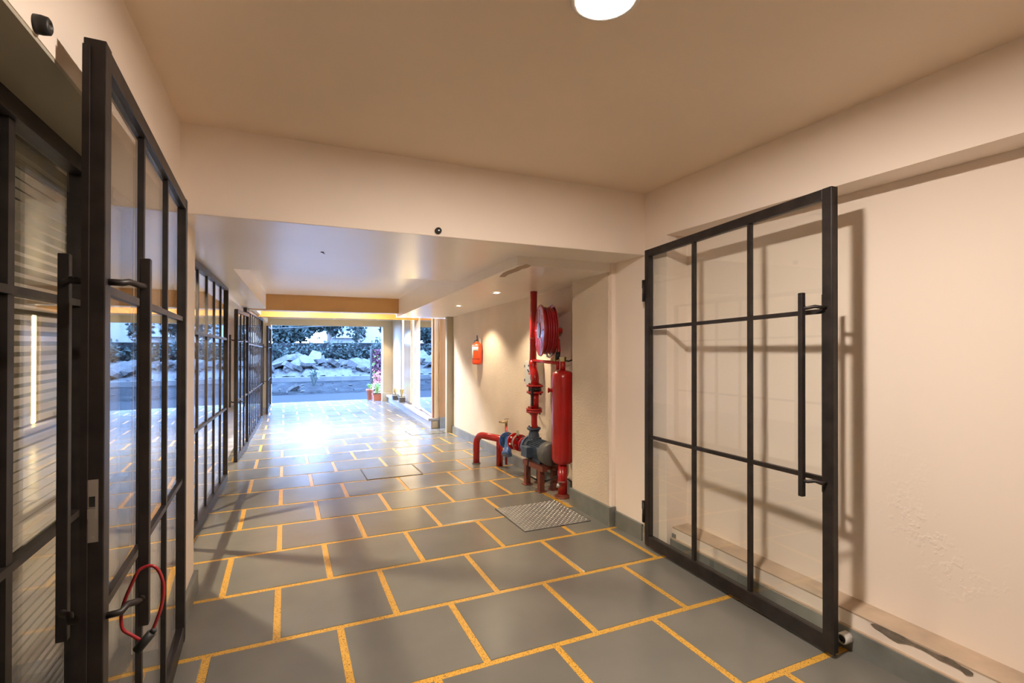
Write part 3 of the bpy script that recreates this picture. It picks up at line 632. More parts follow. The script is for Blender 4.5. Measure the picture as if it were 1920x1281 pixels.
# ================================================================== FIRE PUMP SET
pp = empty('fire_pump', (2.45, 4.8, 0)); tag(pp, 'fire pump set with blue motor, red pipework and red-brown steel stand', 'pump')
V = Vector
def arc(c, a, b, r, t0, t1, n=8): return [V(c) + V(a) * r * math.cos(t0 + (t1 - t0) * i / n) + V(b) * r * math.sin(t0 + (t1 - t0) * i / n) for i in range(n + 1)]
up = V((0, 0, 1)); hd = V((0.2, -0.52, 0)).normalized()
A0 = V((2.255, 6.12, 0)); R_ = 0.13; zc_ = 0.335
pth = [A0 + up * (zf(6.1) - 0.01), A0 + up * (zc_ - R_)] + arc(A0 + hd * R_ + up * (zc_ - R_), -hd, up, R_, 0, PI / 2, 8)[1:] + [V((2.45, 5.60, zc_))]
sp = MB().tube(pth, 0.043, 16).build('suction_pipe', 'red', pp)
MB().cyl(A0 + up * (zf(6.1) + 0.001), A0 + up * (zf(6.1) + 0.012), 0.056, n=14).build('floor_flange', 'gun', sp)
MB().cyl((2.475, 5.87, zf(5.9)), (2.475, 5.87, 0.31), 0.042, n=16).build('support_post', 'red', pp)
MB().lathe((2.255, 6.12, 0.185), [(0.0435, 0), (0.0455, 0.004), (0.0435, 0.008)], 16).build('weld_ring', 'red', sp)
def flange(y, r, mat, z=0.37, x=2.45, t=0.02, nb=6, name='flange', bolt='gun'):
    f = MB().cyl((x, y + t / 2, z), (x, y - t / 2, z), r, n=24).build(name, mat, pp)
    for k in range(nb):
        a = 2 * PI * k / nb + 0.3; c = V((x + math.cos(a) * r * 0.78, y, z + math.sin(a) * r * 0.78))
        MB().cyl(c + V((0, 0.016 + t / 2, 0)), c - V((0, 0.014 + t / 2, 0)), 0.011, n=6, smooth=False).build('bolt', bolt, f)
flange(5.585, 0.10, 'blue', 0.335, bolt='brass')
MB().tube([(2.45, 5.575, 0.337), (2.45, 5.36, 0.36)], 0.05, 16).build('strainer_body', 'blue', pp)
MB().lathe((2.45, 5.50, 0.36), [(0.052, 0.0), (0.05, 0.05), (0.044, 0.10), (0.05, 0.155), (0.062, 0.175), (0.064, 0.20), (0.05, 0.204), (0.0, 0.205)], 20, V((-0.38, -0.42, -0.80))).build('strainer_leg', 'blue', pp)
flange(5.345, 0.098, 'red', 0.365, bolt='white')
MB().tube([(2.45, 5.34, 0.367), (2.45, 5.25, 0.37)], 0.05, 16).build('pipe_spool', 'red', pp)
MB().cyl((2.45, 5.255, 0.372), (2.45, 5.215, 0.372), 0.088, n=24).build('valve_body', 'khaki', pp)
lv = MB().cyl((2.44, 5.235, 0.44), (2.435, 5.235, 0.50), 0.012, n=10); lv.bar((2.44, 5.255, 0.50), (2.38, 5.12, 0.475), 0.03, 0.014); lv.build('valve_lever', 'khaki', pp)
flange(5.20, 0.095, 'red', 0.372); MB().tube([(2.45, 5.19, 0.373), (2.45, 5.06, 0.377)], 0.052, 16).build('pipe_spool', 'red', pp)
flange(5.06, 0.088, 'red', 0.377)
AX = 0.385
MB().lathe((2.45, 5.05, AX), [(0.0, 0), (0.052, 0), (0.055, 0.05), (0.085, 0.075), (0.120, 0.10), (0.125, 0.13), (0.128, 0.155), (0.118, 0.165), (0.09, 0.20)], 28, (0, -1, 0)).build('pump_casing', 'slate', pp)
MB().cyl((2.45, 4.905, AX), (2.45, 4.885, AX), 0.132, n=28).build('casing_flange', 'slate', pp)
mo = MB().cyl((2.45, 4.86, AX), (2.45, 4.55, AX), 0.092, n=28).build('motor', 'slate', pp)
fn = MB()
for k in range(36):
    a = 2 * PI * k / 36; c, s_ = math.cos(a), math.sin(a)
    fn.bar((2.45 + c * 0.100, 4.835, AX + s_ * 0.100), (2.45 + c * 0.100, 4.565, AX + s_ * 0.100), 0.0045, 0.024, (c, 0, s_))
fn.build('cooling_fins', 'slate', mo)
MB().cyl((2.45, 4.86, AX), (2.45, 4.835, AX), 0.113, n=28).build('end_shield', 'slate', mo)
MB().lathe((2.45, 4.57, AX), [(0.108, 0), (0.116, 0.01), (0.116, 0.10), (0.105, 0.122), (0.0, 0.124)], 28, (0, -1, 0)).build('fan_cover', 'gun', mo)
MB().box(2.285, 2.365, 4.70, 4.835, 0.315, 0.425).build('terminal_box', 'slate', mo, bevel=0.006)
MB().box(2.42, 2.48, 4.74, 4.80, AX + 0.105, AX + 0.122).build('lifting_lug', 'slate', mo)
nk = MB().lathe((2.45, 4.86, AX + 0.08), [(0.07, 0.0), (0.06, 0.05), (0.05, 0.09), (0.05, 0.12)], 20).build('discharge_neck', 'slate', pp)
def hfl(z, r, mat, y=4.86, t=0.02, nb=4, x=2.45):
    f = MB().cyl((x, y, z - t / 2), (x, y, z + t / 2), r, n=24).build('flange', mat, pp)
    for k in range(nb):
        a = 2 * PI * k / nb + 0.5
        MB().cyl((x + math.cos(a) * r * 0.8, y + math.sin(a) * r * 0.8, z - 0.028), (x + math.cos(a) * r * 0.8, y + math.sin(a) * r * 0.8, z + 0.024), 0.011, n=6, smooth=False).build('bolt', 'rust' if mat == 'red' else mat, f)
hfl(0.590, 0.075, 'slate')
RY = 4.82
MB().lathe((2.45, 4.85, 0.60), [(0.034, 0.0), (0.034, 0.12), (0.047, 0.165)], 18).build('reducer', 'red', pp)
hfl(0.775, 0.088, 'red', 4.85); hfl(0.80, 0.088, 'red', 4.85)
MB().cyl((2.45, 4.845, 0.81), (2.45, 4.835, 0.985), 0.046, n=18).build('pipe_spool', 'red', pp)
hfl(0.985, 0.092, 'red', 4.835); MB().cyl((2.45, 4.835, 0.998), (2.45, 4.835, 1.04), 0.07, n=24).build('valve_body', 'black', pp); hfl(1.053, 0.092, 'red', 4.835)
lv = MB().cyl((2.40, 4.78, 1.02), (2.36, 4.72, 1.02), 0.012, n=10); lv.bar((2.36, 4.72, 1.035), (2.365, 4.725, 0.85), 0.024, 0.012); lv.bar((2.38, 4.745, 1.02), (2.385, 4.755, 0.87), 0.01, 0.02); lv.build('valve_lever', 'black', pp)
MB().tube([(2.45, 4.835, 1.06), (2.45, 4.835, 1.13), (2.451, 4.845, 1.17), (2.456, 4.875, 1.205), (2.46, 4.895, 1.235), (2.462, 4.905, 1.27), (2.462, 4.905, 1.32)], 0.045, 18).build('offset_bend', 'red', pp)
rp = MB().cyl((2.462, 4.905, 1.30), (2.47, 4.905, zs(4.9)), 0.0385, n=18).build('riser_pipe', 'red', pp)
for z in (1.30, 1.56): MB().cyl((2.463, 4.905, z), (2.463, 4.905, z + 0.006), 0.042, n=18).build('weld_ring', 'rust', rp)
MB().cyl((2.45, 4.90, 1.322), (2.47, 4.37, 1.312), 0.017, n=12).build('cross_pipe', 'red', pp)
sd = MB(); sd.bar((2.395, 4.50, 0.232), (2.395, 4.96, 0.222), 0.055, 0.05); sd.bar((2.545, 4.50, 0.232), (2.545, 4.96, 0.222), 0.055, 0.05); sd.bar((2.37, 4.585, 0.232), (2.57, 4.585, 0.232), 0.05, 0.048); sd.bar((2.37, 4.90, 0.228), (2.57, 4.90, 0.228), 0.05, 0.048)
sd = sd.build('stand', 'rust', pp)
for x in (2.395, 2.545):
    for y in (4.585, 4.905):
        MB().box(x - 0.027, x + 0.027, y - 0.027, y + 0.027, zf(y), 0.21).build('leg', 'rust', sd); MB().box(x - 0.045, x + 0.045, y - 0.045, y + 0.045, zf(y) + 0.001, zf(y) + 0.009).build('foot_plate', 'rust', sd)
MB().box(2.40, 2.50, 4.62, 4.80, 0.245, 0.30).build('motor_foot', 'slate', mo)
MB().tube([(2.33, 4.76, 0.318), (2.335, 4.765, 0.25), (2.33, 4.77, 0.16), (2.35, 4.74, 0.11), (2.40, 4.68, 0.08)], 0.008, 8).build('cable', 'black', pp)
MB().tube([(2.40, 4.68, 0.08), (2.45, 4.58, 0.09), (2.48, 4.50, 0.13), (2.53, 4.42, 0.19), (2.58, 4.36, 0.15), (2.615, 4.33, 0.12)], 0.008, 8).build('cable', 'black', pp)
tp_ = empty('water_tap', (2.60, 5.88, zf(5.9))); tag(tp_, 'small brass tap on a thin red pipe behind the suction bend', 'tap')
MB().cyl((2.58, 5.90, zf(5.9)), (2.58, 5.90, 0.455), 0.015, n=12).build('pipe', 'red', tp_)
q = MB().cyl((2.58, 5.90, 0.455), (2.58, 5.90, 0.53), 0.017, n=12); q.cyl((2.58, 5.90, 0.495), (2.52, 5.99, 0.495), 0.011, n=10); q.build('spout', 'brass', tp_); MB().bar((2.545, 5.90, 0.542), (2.615, 5.90, 0.542), 0.014, 0.012).build('handle', 'steel', tp_)

# ---- pressure tank
tk = empty('pressure_tank', (2.49, 4.31, 0)); tag(tk, 'tall red cylindrical pressure tank standing on a red pipe leg', 'tank')
c = (2.49, 4.31, 0)
MB().lathe(c, [(0.046, 0.325), (0.075, 0.328), (0.096, 0.345), (0.107, 0.375), (0.107, 1.17), (0.103, 1.20), (0.088, 1.225), (0.06, 1.238), (0.026, 1.245)], 32).build('vessel', 'red', tk)
MB().cyl((2.49, 4.31, 0.01), (2.49, 4.31, 0.335), 0.046, n=20).build('leg', 'red', tk)
MB().lathe(c, [(0.046, 0.03), (0.072, 0.012), (0.082, 0.008), (0.082, 0.0)], 20).build('base_flange', 'rust', tk)
MB().cyl((2.49, 4.31, 1.24), (2.49, 4.31, 1.335), 0.026, n=14).build('neck', 'red', tk); MB().cyl((2.49, 4.31, 1.33), (2.49, 4.31, 1.375), 0.034, n=6, smooth=False).build('union', 'brass', tk)
MB().cyl((2.455, 4.35, 1.245), (2.455, 4.35, 1.33), 0.016, n=12).build('neck', 'red', tk)
for d in (V((-0.87, 0.45, 0)), V((0.75, -0.6, 0))):
    q = MB().cyl(V((2.49, 4.31, 1.045)) + d * 0.09, V((2.49, 4.31, 1.045)) + d * 0.15, 0.018, n=12); q.cyl(V((2.49, 4.31, 1.045)) + d * 0.135, V((2.49, 4.31, 1.045)) + d * 0.15, 0.026, n=12); q.build('port', 'red', tk)
q = MB().cyl((2.455, 4.285, 0.145), (2.40, 4.245, 0.145), 0.010, n=10); q.cyl((2.415, 4.255, 0.145), (2.405, 4.245, 0.115), 0.02, n=12); q.build('drain_cock', 'steel', tk); MB().bar((2.415, 4.265, 0.165), (2.45, 4.20, 0.175), 0.012, 0.006).build('cock_lever', 'steel', tk)

# ---- hose reel
hr = empty('hose_reel', (2.40, 4.57, 1.64)); tag(hr, 'red fire hose reel with coiled red hose mounted beside the riser pipe', 'hose reel')
HC = V((0, 0, 0)); HW = 0.135; hr.location = (2.385, 4.60, 1.64); hr.rotation_euler = (0, 0, math.radians(-15.5))
for o, nm in ((0.0, 'front_disc'), (HW, 'rear_disc')):
    dsc = MB().lathe(HC + V((o, 0, 0)), [(0.0, 0.012), (0.07, 0.012), (0.085, 0.002), (0.15, 0.006), (0.235, -0.004), (0.262, -0.016 if o == 0 else -0.004), (0.268, -0.010), (0.262, 0.0), (0.235, 0.006), (0.0, 0.006)], 40, (-1 if o == 0 else 1, 0, 0)).build(nm, 'red', hr, local=True)
    if o == 0:
        MB().cyl(HC + V((-0.0121, 0, 0)), HC + V((-0.0135, 0, 0)), 0.08, n=28).build('label', 'bluelabel', dsc, local=True)
        rb = MB()
        for k in range(8):
            a = 2 * PI * k / 8; rb.bar(HC + V((-0.004, math.cos(a) * 0.095, math.sin(a) * 0.095)), HC + V((-0.006, math.cos(a) * 0.22, math.sin(a) * 0.22)), 0.012, 0.008, (1, 0, 0))
        rb.build('pressed_ribs', 'red', dsc, local=True)
MB().cyl(HC + V((0.005, 0, 0)), HC + V((HW, 0, 0)), 0.10, n=24).build('drum', 'red', hr, local=True)
for layer, (rad, n0) in enumerate(((0.225, 5),)):
    for k in range(n0):
        x = 0.018 + k * 0.0245
        MB().tube([HC + V((x + 0.013 * i / 40, math.cos(2 * PI * i / 40) * (rad + (0.006 if k % 2 else 0)), math.sin(2 * PI * i / 40) * (rad + (0.006 if k % 2 else 0)))) for i in range(40)], 0.0138, 8, closed=True).build('hose_coil', 'hose', hr, local=True)
MB().cyl(HC + V((HW, 0, 0)), V((0.235, 0, 0)), 0.03, n=14).build('wall_arm', 'red', hr, local=True)
MB().tube([HC + V((HW - 0.01, -0.05, -0.02)), HC + V((HW + 0.03, -0.12, -0.10)), HC + V((HW + 0.03, -0.15, -0.20)), HC + V((HW + 0.02, -0.165, -0.27))], 0.018, 10).build('feed_hose', 'red', hr, local=True)
q = MB().cyl(HC + V((HW + 0.02, -0.165, -0.22)), HC + V((HW + 0.01, -0.17, -0.29)), 0.024, n=12); q.build('coupling', 'black', hr, local=True)
MB().cyl(HC + V((HW + 0.01, -0.17, -0.29)), HC + V((HW - 0.03, -0.20, -0.30)), 0.012, n=10).build('valve', 'brass', hr, local=True)
MB().tube([HC + V((0.06, -0.05, -0.225)), HC + V((0.07, -0.05, -0.265)), HC + V((0.09, -0.055, -0.275)), HC + V((0.11, -0.06, -0.245)), HC + V((0.115, -0.06, -0.22))], 0.012, 8).build('hose_guide', 'steel', hr, local=True)
MB().tube([(2.555, 4.395, 1.335), (2.57, 4.33, 1.33), (2.585, 4.26, 1.35), (2.60, 4.18, 1.40), (2.61, 4.12, 1.47)], 0.0075, 8).build('air_line', 'black', tk)

# ---- control box
cb = empty('control_box', (2.57, 5.11, 1.04)); tag(cb, 'small pale grey electrical control box on the textured wall', 'control box')
MB().box(2.525, 2.66, 5.01, 5.225, 1.04, 1.306).build('body', 'boxgrey', cb, bevel=0.004)
MB().box(2.517, 2.525, 5.014, 5.221, 1.044, 1.302).build('door', 'boxgrey', cb)
MB().box(2.5145, 2.517, 5.03, 5.085, 1.19, 1.27).build('meter', 'white', cb)
for (yy, zz, mt) in ((5.12, 1.255, 'black'), (5.14, 1.205, 'black'), (5.115, 1.19, 'black'), (5.105, 1.165, 'orange'), (5.07, 1.165, 'leafB')): MB().cyl((2.517, yy, zz), (2.509, yy, zz), 0.009, n=10).build('switch', mt, cb)
for yy in (5.04, 5.065): MB().box(2.513, 2.517, yy, yy + 0.012, 1.10, 1.145).build('rating_sticker', 'black', cb)
for zz in (1.085, 1.245): MB().box(2.512, 2.53, 5.217, 5.232, zz - 0.014, zz + 0.014).build('hinge', 'gun', cb)
MB().tube([(2.59, 5.16, 1.042), (2.58, 5.17, 0.97), (2.575, 5.15, 0.90), (2.56, 5.05, 0.84), (2.56, 4.99, 0.835)], 0.007, 8).build('cable', 'black', cb)

# ---- extinguisher
EX = V((xw(7.14) - 0.085, 7.14, 0)); ex = empty('fire_extinguisher', EX); tag(ex, 'small orange-red fire extinguisher hung on the textured wall', 'extinguisher')
MB().lathe(EX, [(0.0, 1.19), (0.058, 1.192), (0.072, 1.205), (0.075, 1.22), (0.075, 1.47), (0.07, 1.495), (0.05, 1.515), (0.022, 1.525), (0.02, 1.54)], 28).build('cylinder', 'orange', ex)
def shell(r, a0, a1, z0, z1, mt, nm, n=12):
    vs = []
    for i in range(n + 1):
        a = a0 + (a1 - a0) * i / n
        for rr_ in (r - 0.001, r):
            for z in (z0, z1): vs.append((EX.x + rr_ * math.cos(a), EX.y + rr_ * math.sin(a), z))
    fs = []
    for i in range(n):
        o = i * 4; fs += [(o + 2, o + 6, o + 7, o + 3), (o, o + 1, o + 5, o + 4), (o + 1, o + 3, o + 7, o + 5), (o, o + 4, o + 6, o + 2)]
    MB().add(vs, fs, True).build(nm, mt, ex)
shell(0.0762, math.radians(150), math.radians(200), 1.285, 1.462, 'white', 'label')
shell(0.0762, math.radians(201), math.radians(262), 1.395, 1.462, 'white', 'label')
shell(0.0765, math.radians(140), math.radians(265), 1.475, 1.483, 'white', 'label_band'); shell(0.0768, math.radians(120), math.radians(280), 1.272, 1.279, 'black', 'strap')
MB().cyl(EX + V((0, 0, 1.53)), EX + V((0, 0, 1.565)), 0.017, n=12).build('valve', 'black', ex)
q = MB(); q.bar(EX + V((0.01, 0.015, 1.57)), EX + V((-0.01, -0.03, 1.625)), 0.02, 0.016); q.bar(EX + V((0.01, 0.015, 1.565)), EX + V((-0.025, 0.045, 1.55)), 0.018, 0.012); q.build('lever', 'blue', ex)
MB().bar(EX + V((0.05, -0.01, 1.36)), EX + V((0.05, -0.01, 1.585)), 0.03, 0.005).build('wall_bracket', 'steel', ex)
MB().tube([EX + V((-0.02, 0.04, 1.545)), EX + V((-0.04, 0.078, 1.49)), EX + V((-0.035, 0.085, 1.40)), EX + V((-0.03, 0.085, 1.30))], 0.007, 8).build('nozzle_hose', 'black', ex)

# ================================================================== PLANTS AT THE ENTRANCE
def leaves(mb, c, n, L_, spread, rise, wd=0.012):
    for i in range(n):
        a = random.uniform(0, 2 * PI); e = random.uniform(0.25, 1.0); d = V((math.cos(a) * spread * e, math.sin(a) * spread * e, 0)); l = L_ * random.uniform(0.6, 1.1)
        sd_ = V((-math.sin(a), math.cos(a), 0)) * wd
        p0 = V(c) + d * 0.1; p1 = V(c) + d * 0.6 + up * rise * l; p2 = V(c) + d * 1.1 + up * rise * l * random.uniform(0.8, 1.2)
        mb.add([p0 - sd_ * 0.5, p0 + sd_ * 0.5, p1 + sd_, p1 - sd_, p2], [(0, 1, 2, 3), (3, 2, 4)])
def planter(name, x, y, z, s, h, mt, lab, leafmat, n, L_, square=True, rim='white', grp=None, spread=0.1):
    e = empty(name, (x, y, z)); tag(e, lab, 'plant pot', grp)
    if square:
        b, t = s * 0.42, s * 0.5
        MB().prism([(x - b, y - b, z), (x + b, y - b, z), (x + b, y + b, z), (x - b, y + b, z)], [(x - t, y - t, z + h), (x + t, y - t, z + h), (x + t, y + t, z + h), (x - t, y + t, z + h)]).build('pot', mt, e)
        MB().box(x - t * 1.1, x + t * 1.1, y - t * 1.1, y + t * 1.1, z + h - 0.02, z + h).build('rim', rim, e)
    else:
        MB().lathe((x, y, z), [(0.0, 0), (s * 0.32, 0), (s * 0.46, h * 0.86), (s * 0.52, h * 0.86), (s * 0.52, h), (s * 0.44, h), (s * 0.42, h * 0.9), (0, h * 0.9)], 20).build('pot', mt, e)
    q = MB(); leaves(q, (x, y, z + h * 0.95), n, L_, spread, 1.0, 0.014); q.build('foliage', leafmat, e)
    return e
zp = lambda y: zf(y) + 0.195
planter('planter_pot', 2.70, 13.6, zp(13.6), 0.17, 0.14, 'potgrey', 'dark grey pot with dry spiky plant, the one closer to the pier', 'straw', 26, 0.16, rim='boxgrey', grp='dark pots on the step', spread=0.09)
planter('planter_pot', 2.71, 12.83, zp(12.83), 0.16, 0.15, 'potgrey', 'dark grey pot with dry spiky plant, in front of the strip light', 'straw', 30, 0.17, rim='boxgrey', grp='dark pots on the step', spread=0.1)
planter('planter_pot', 2.42, 16.22, zf(16.1), 0.22, 0.33, 'terra', 'tall round terracotta pot by the entrance pier', 'bright', 40, 0.16, square=False, spread=0.11, grp='terracotta pots at the entrance')
planter('planter_pot', 2.60, 15.93, zf(15.9), 0.27, 0.2, 'terra', 'low square terracotta pot with green plant by the pier', 'bright', 80, 0.3, spread=0.15, rim='terra', grp='terracotta pots at the entrance')

# ================================================================== STREET
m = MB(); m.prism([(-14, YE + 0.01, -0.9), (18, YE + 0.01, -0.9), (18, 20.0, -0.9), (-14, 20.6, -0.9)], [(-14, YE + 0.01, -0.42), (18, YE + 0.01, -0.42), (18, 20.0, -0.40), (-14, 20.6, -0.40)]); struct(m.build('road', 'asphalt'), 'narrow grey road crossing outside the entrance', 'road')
m = MB()
gx = [-14 + 32 * i / 60 for i in range(61)]; gy = [20.0, 20.5, 21, 21.5, 22, 22.5]
vs = []; fs = []
for j, y in enumerate(gy):
    for i, x in enumerate(gx):
        vs.append((x, y + (0.6 - (x + 14) / 32 * 0.6 if j == 0 else 0), -0.41 + 0.35 * (j / 5) + (random.uniform(-0.05, 0.07) if 0 < j < 5 else 0)))
for j in range(5):
    for i in range(60): a = j * 61 + i; fs.append((a, a + 1, a + 62, a + 61))
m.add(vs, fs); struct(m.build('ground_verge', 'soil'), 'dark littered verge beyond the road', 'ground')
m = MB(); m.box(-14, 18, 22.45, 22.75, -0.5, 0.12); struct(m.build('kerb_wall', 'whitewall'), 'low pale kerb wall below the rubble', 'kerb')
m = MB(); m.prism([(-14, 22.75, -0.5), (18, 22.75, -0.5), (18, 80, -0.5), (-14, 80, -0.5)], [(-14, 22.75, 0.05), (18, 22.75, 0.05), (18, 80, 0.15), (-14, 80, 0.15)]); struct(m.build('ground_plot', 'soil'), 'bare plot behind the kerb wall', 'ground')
m = MB(); m.box(-16, 20, YE, YE + 0.015, -0.9, zf(YE) - 0.004); struct(m.build('kerb_edge', 'conc'), 'drop at the end of the passage floor', 'kerb')
# rubble heap
def rock_mesh(i):
    q = MB(); sx_, sy_, sz_ = random.uniform(0.9, 1.7), random.uniform(0.5, 1.0), random.uniform(0.16, 0.45)
    b = []
    for z in (-1, 1):
        for x, y in ((-1, -1), (0.1, -1.15), (1, -0.8), (1.1, 0.5), (0.2, 1), (-1, 0.8)):
            b.append((sx_ * (x + random.uniform(-0.25, 0.25)) * 0.5, sy_ * (y + random.uniform(-0.25, 0.25)) * 0.5, sz_ * 0.5 * (z + random.uniform(-0.2, 0.2))))
    q.prism(b[:6], b[6:]); return q
rub = empty('rubble_heap', (2.0, 24.5, 0.1)); tag(rub, 'pale heap of broken concrete slabs across the road', 'rubble')
mound = MB(); vs = []; fs = []
for j in range(9):
    for i in range(121):
        x = -7 + 18 * i / 120; y = 23.1 + 4.4 * j / 8
        h = 0.05 + 0.5 * math.sin(PI * min(1, (j + 0.2) / 6.5)) * (0.65 + 0.35 * math.sin(x * 0.9 + 0.4)) + random.uniform(-0.06, 0.06)
        vs.append((x, y, max(0.04, h)))
for j in range(8):
    for i in range(120): a = j * 121 + i; fs.append((a, a + 1, a + 122, a + 121))
mound.add(vs, fs).build('mound', 'rubble', rub)
rm = []
for i in range(8): o = rock_mesh(i).build('chunk', 'rubble', rub, local=True); rm.append(o.data); bpy.data.objects.remove(o)
for i in range(290):
    o = bpy.data.objects.new('chunk', rm[i % 8]); col.objects.link(o); o.parent = rub
    x = random.uniform(-1.5, 6.5) if i < 240 else random.uniform(-7, 11); y = random.uniform(23.5, 26.7); j = (y - 23.1) / 4.4 * 8
    h = 0.05 + 0.5 * math.sin(PI * min(1, (j + 0.2) / 6.5)) * (0.65 + 0.35 * math.sin(x * 0.9 + 0.4))
    s = random.choice((0.12, 0.16, 0.2, 0.26, 0.34, 0.5, 0.75)); o.scale = (s, s, s); o.location = (x - 2.0, y - 24.5, max(0.05, h) + 0.09 * s / 0.4 - 0.1 + 0.05)
    o.rotation_euler = (random.uniform(-0.6, 0.6), random.uniform(-0.6, 0.6), random.uniform(0, 6.28))
vr = empty('verge_stone_litter', (2, 21, -0.2)); tag(vr, 'scattered pale stones on the dark verge by the road', 'stones')
for i in range(60):
    o = bpy.data.objects.new('stone', rm[i % 8]); col.objects.link(o); o.parent = vr; s = random.uniform(0.05, 0.14) if i else 0.42
    o.scale = (s, s, s); yy = random.uniform(20.5, 21.8); o.location = (random.uniform(-3.5, 5.5) if i else -1.75, yy - 21 if i else -0.2, -0.41 + 0.35 * (yy - 20) / 2.5 + 0.24 if i else -0.03); o.rotation_euler = (random.uniform(-1, 1), random.uniform(-1, 1), random.uniform(0, 6))
# white boundary wall panels
cw = empty('boundary_wall', (2, 28, 0)); tag(cw, 'low weathered white boundary wall behind the rubble', 'wall', None, 'structure')
for i in range(10):
    x0 = -9 + i * 2.2; h = 0.62 + random.uniform(-0.03, 0.02)
    MB().box(x0 + 0.03, x0 + 2.12, 28, 28.12, 0, h).build('panel', 'whitewall', cw); MB().box(x0 - 0.09, x0 + 0.03, 27.95, 28.17, 0, h + 0.06).build('post', 'whitewall', cw)

def crown(mb, c, R, n, ls):
    cl = [(V((random.gauss(0, 0.42), random.gauss(0, 0.42), random.gauss(0, 0.42))), random.uniform(0.18, 0.4)) for _ in range(26)]
    for i in range(n):
        q, rad = random.choice(cl); p = q + V((random.gauss(0, 1), random.gauss(0, 1), random.gauss(0, 1))).normalized() * rad * random.uniform(0.6, 1)
        p = V((c[0] + p.x * R[0], c[1] + p.y * R[1], c[2] + p.z * R[2]))
        a = V((random.gauss(0, 1), random.gauss(0, 1), random.gauss(0, 1))).normalized(); b = a.cross(V((random.gauss(0, 1), random.gauss(0, 1), random.gauss(0, 1)))).normalized(); s = ls * random.uniform(0.6, 1.3)
        mb.add([p - a * s, p + b * s * 0.5, p + a * s, p - b * s * 0.5], [(0, 1, 2, 3)])
def tree(x, y, ztr, c, R, n, ls, mat, lab, lean=0.0):
    e = empty('tree', (x, y, 0.1)); tag(e, lab, 'tree', 'trees beyond the boundary wall')
    q = MB().tube([(x, y, 0.0), (x + lean * 0.3, y, ztr * 0.5), (x + lean, y, ztr)], 0.14, 8)
    for k in range(4):
        a = random.uniform(0, 6.28); q.tube([(x + lean * 0.7, y, ztr * 0.8), (x + lean + math.cos(a) * R[0] * 0.3, y + math.sin(a) * 0.4, ztr + 0.4), (x + lean + math.cos(a) * R[0] * 0.55, y + math.sin(a) * 0.8, c[2] + 0.2)], 0.05, 6)
    q.build('trunk', 'bark', e)
    q = MB(); crown(q, c, R, n, ls); q.build('crown', mat, e, kind='stuff')
tree(0.35, 32, 1.9, (0.3, 32, 2.35), (2.6, 1.2, 1.15), 6500, 0.15, 'leafA', 'dense dark tree nearest the shop doors')
tree(2.45, 34.5, 2.6, (2.6, 34.5, 3.4), (1.2, 0.8, 1.5), 2200, 0.12, 'leafB', 'thin forked tree in the middle of the street view', 0.25)
tree(4.05, 32.2, 2.2, (4.1, 32.2, 2.9), (0.62, 0.6, 1.6), 1100, 0.13, 'leafB', 'narrow upright tree in front of the pale building', 0.05)
tree(6.5, 32, 2.6, (6.45, 32, 3.6), (1.1, 0.9, 2.0), 2600, 0.14, 'leafB', 'leafy tree beside the entrance pier')
tree(-2.6, 34, 2.2, (-2.6, 34, 3.6), (2.6, 1.0, 2.2), 3500, 0.18, 'leafA', 'broad dark tree hidden mostly behind the shop front')
tree(-0.3, 38, 3.0, (0.3, 38, 5.6), (4.0, 2.0, 2.2), 2200, 0.2, 'leafC', 'tall pale tree rising behind the dense dark tree')
hedge = MB()
for i in range(15): crown(hedge, (-7 + i * 1.1, 29.6 + random.uniform(-0.2, 0.2), 1.0), (0.95, 0.7, 0.75), 380, 0.11)
e = empty('hedge', (1, 29.5, 0)); tag(e, 'long dark hedge directly behind the white boundary wall', 'hedge'); hedge.build('foliage', 'leafB', e, kind='stuff')
MB().box(-9, 12, 30.3, 30.5, 0, 1.55).build('fence_sheet', 'soil', e)
# weeds on the verge
wd = empty('weed_plant', (1.05, 21.4, -0.2)); tag(wd, 'small leafy weed growing on the verge', 'weed'); q = MB(); leaves(q, (1.05, 21.5, -0.18), 60, 0.55, 0.28, 1.0, 0.03); q.build('foliage', 'leafC', wd)
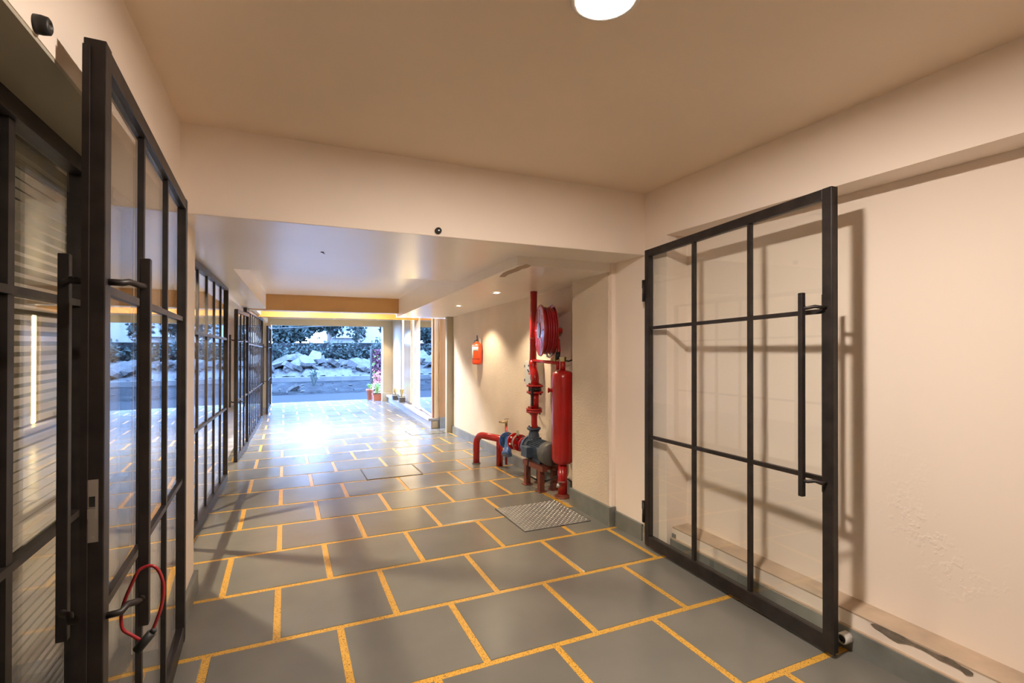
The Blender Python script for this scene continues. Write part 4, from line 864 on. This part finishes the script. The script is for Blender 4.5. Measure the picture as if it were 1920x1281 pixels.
# screen of climbing plants by the pier
pg = empty('plant_screen', (2.75, 17.0, -0.4)); tag(pg, 'upright planter screen with purple and pink climbing leaves', 'plant screen')
MB().box(2.55, 2.60, 17.0, 17.06, -0.42, 1.35).build('post', 'whitewall', pg); MB().box(2.61, 2.63, 17.0, 17.05, 0.2, 1.35).build('frame', 'black', pg); MB().box(2.63, 3.5, 17.10, 17.16, -0.42, 1.30).build('backing', 'bark', pg)
for mt, zc3, n_, hz_ in (('purple', 0.95, 900, 0.36), ('pink', 0.35, 420, 0.30), ('bright', 0.75, 160, 0.5), ('straw', -0.05, 300, 0.25)):
    q = MB()
    for i in range(n_):
        p = V((random.uniform(2.62, 3.3), 17.03 + random.uniform(-0.07, 0.06), zc3 + random.uniform(-hz_, hz_))); a = V((random.gauss(0, 1), random.gauss(0, 1), random.gauss(0, 1))).normalized() * 0.045; b = a.cross(V((0.3, 1, 0.2))).normalized() * 0.025
        q.add([p - a, p + b, p + a, p - b], [(0, 1, 2, 3)])
    q.build('foliage', mt, pg, kind='stuff')
# pale building far away
bl = empty('apartment_block', (8, 60, 0)); tag(bl, 'pale multi-storey apartment block far behind the trees', 'building')
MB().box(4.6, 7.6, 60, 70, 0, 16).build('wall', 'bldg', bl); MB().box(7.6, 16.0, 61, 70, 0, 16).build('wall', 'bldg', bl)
for zz in (2.6, 4.6, 6.6):
    for xx in (4.9, 6.1):
        f = MB().box(xx, xx + 0.95, 59.95, 60.02, zz, zz + 1.15).build('window', 'bwin', bl); MB().box(xx + 0.45, xx + 0.5, 59.92, 59.96, zz, zz + 1.15).build('mullion', 'bldg', f); MB().box(xx, xx + 0.95, 59.92, 59.96, zz + 0.6, zz + 0.65).build('mullion', 'bldg', f)
    MB().box(7.65, 8.1, 60.93, 61.02, zz - 0.2, zz + 1.3).build('window', 'bwin', bl)
    MB().box(4.5, 7.5, 59.2, 60.0, zz - 0.45, zz - 0.3).build('balcony_slab', 'bldg', bl); MB().box(4.5, 7.5, 59.2, 59.26, zz - 0.3, zz + 0.35).build('balcony_rail', 'bldg', bl)
cb_ = MB().tube([(-8, 20, 2.0), (-4, 20, 1.98), (-0.4, 20, 2.04), (1.2, 20, 2.15), (2.7, 20, 2.21), (6, 20, 2.4), (12, 20, 2.9)], 0.022, 6).build('overhead_cable', 'black'); tag(cb_, 'dark overhead cable strung along the street', 'cable')
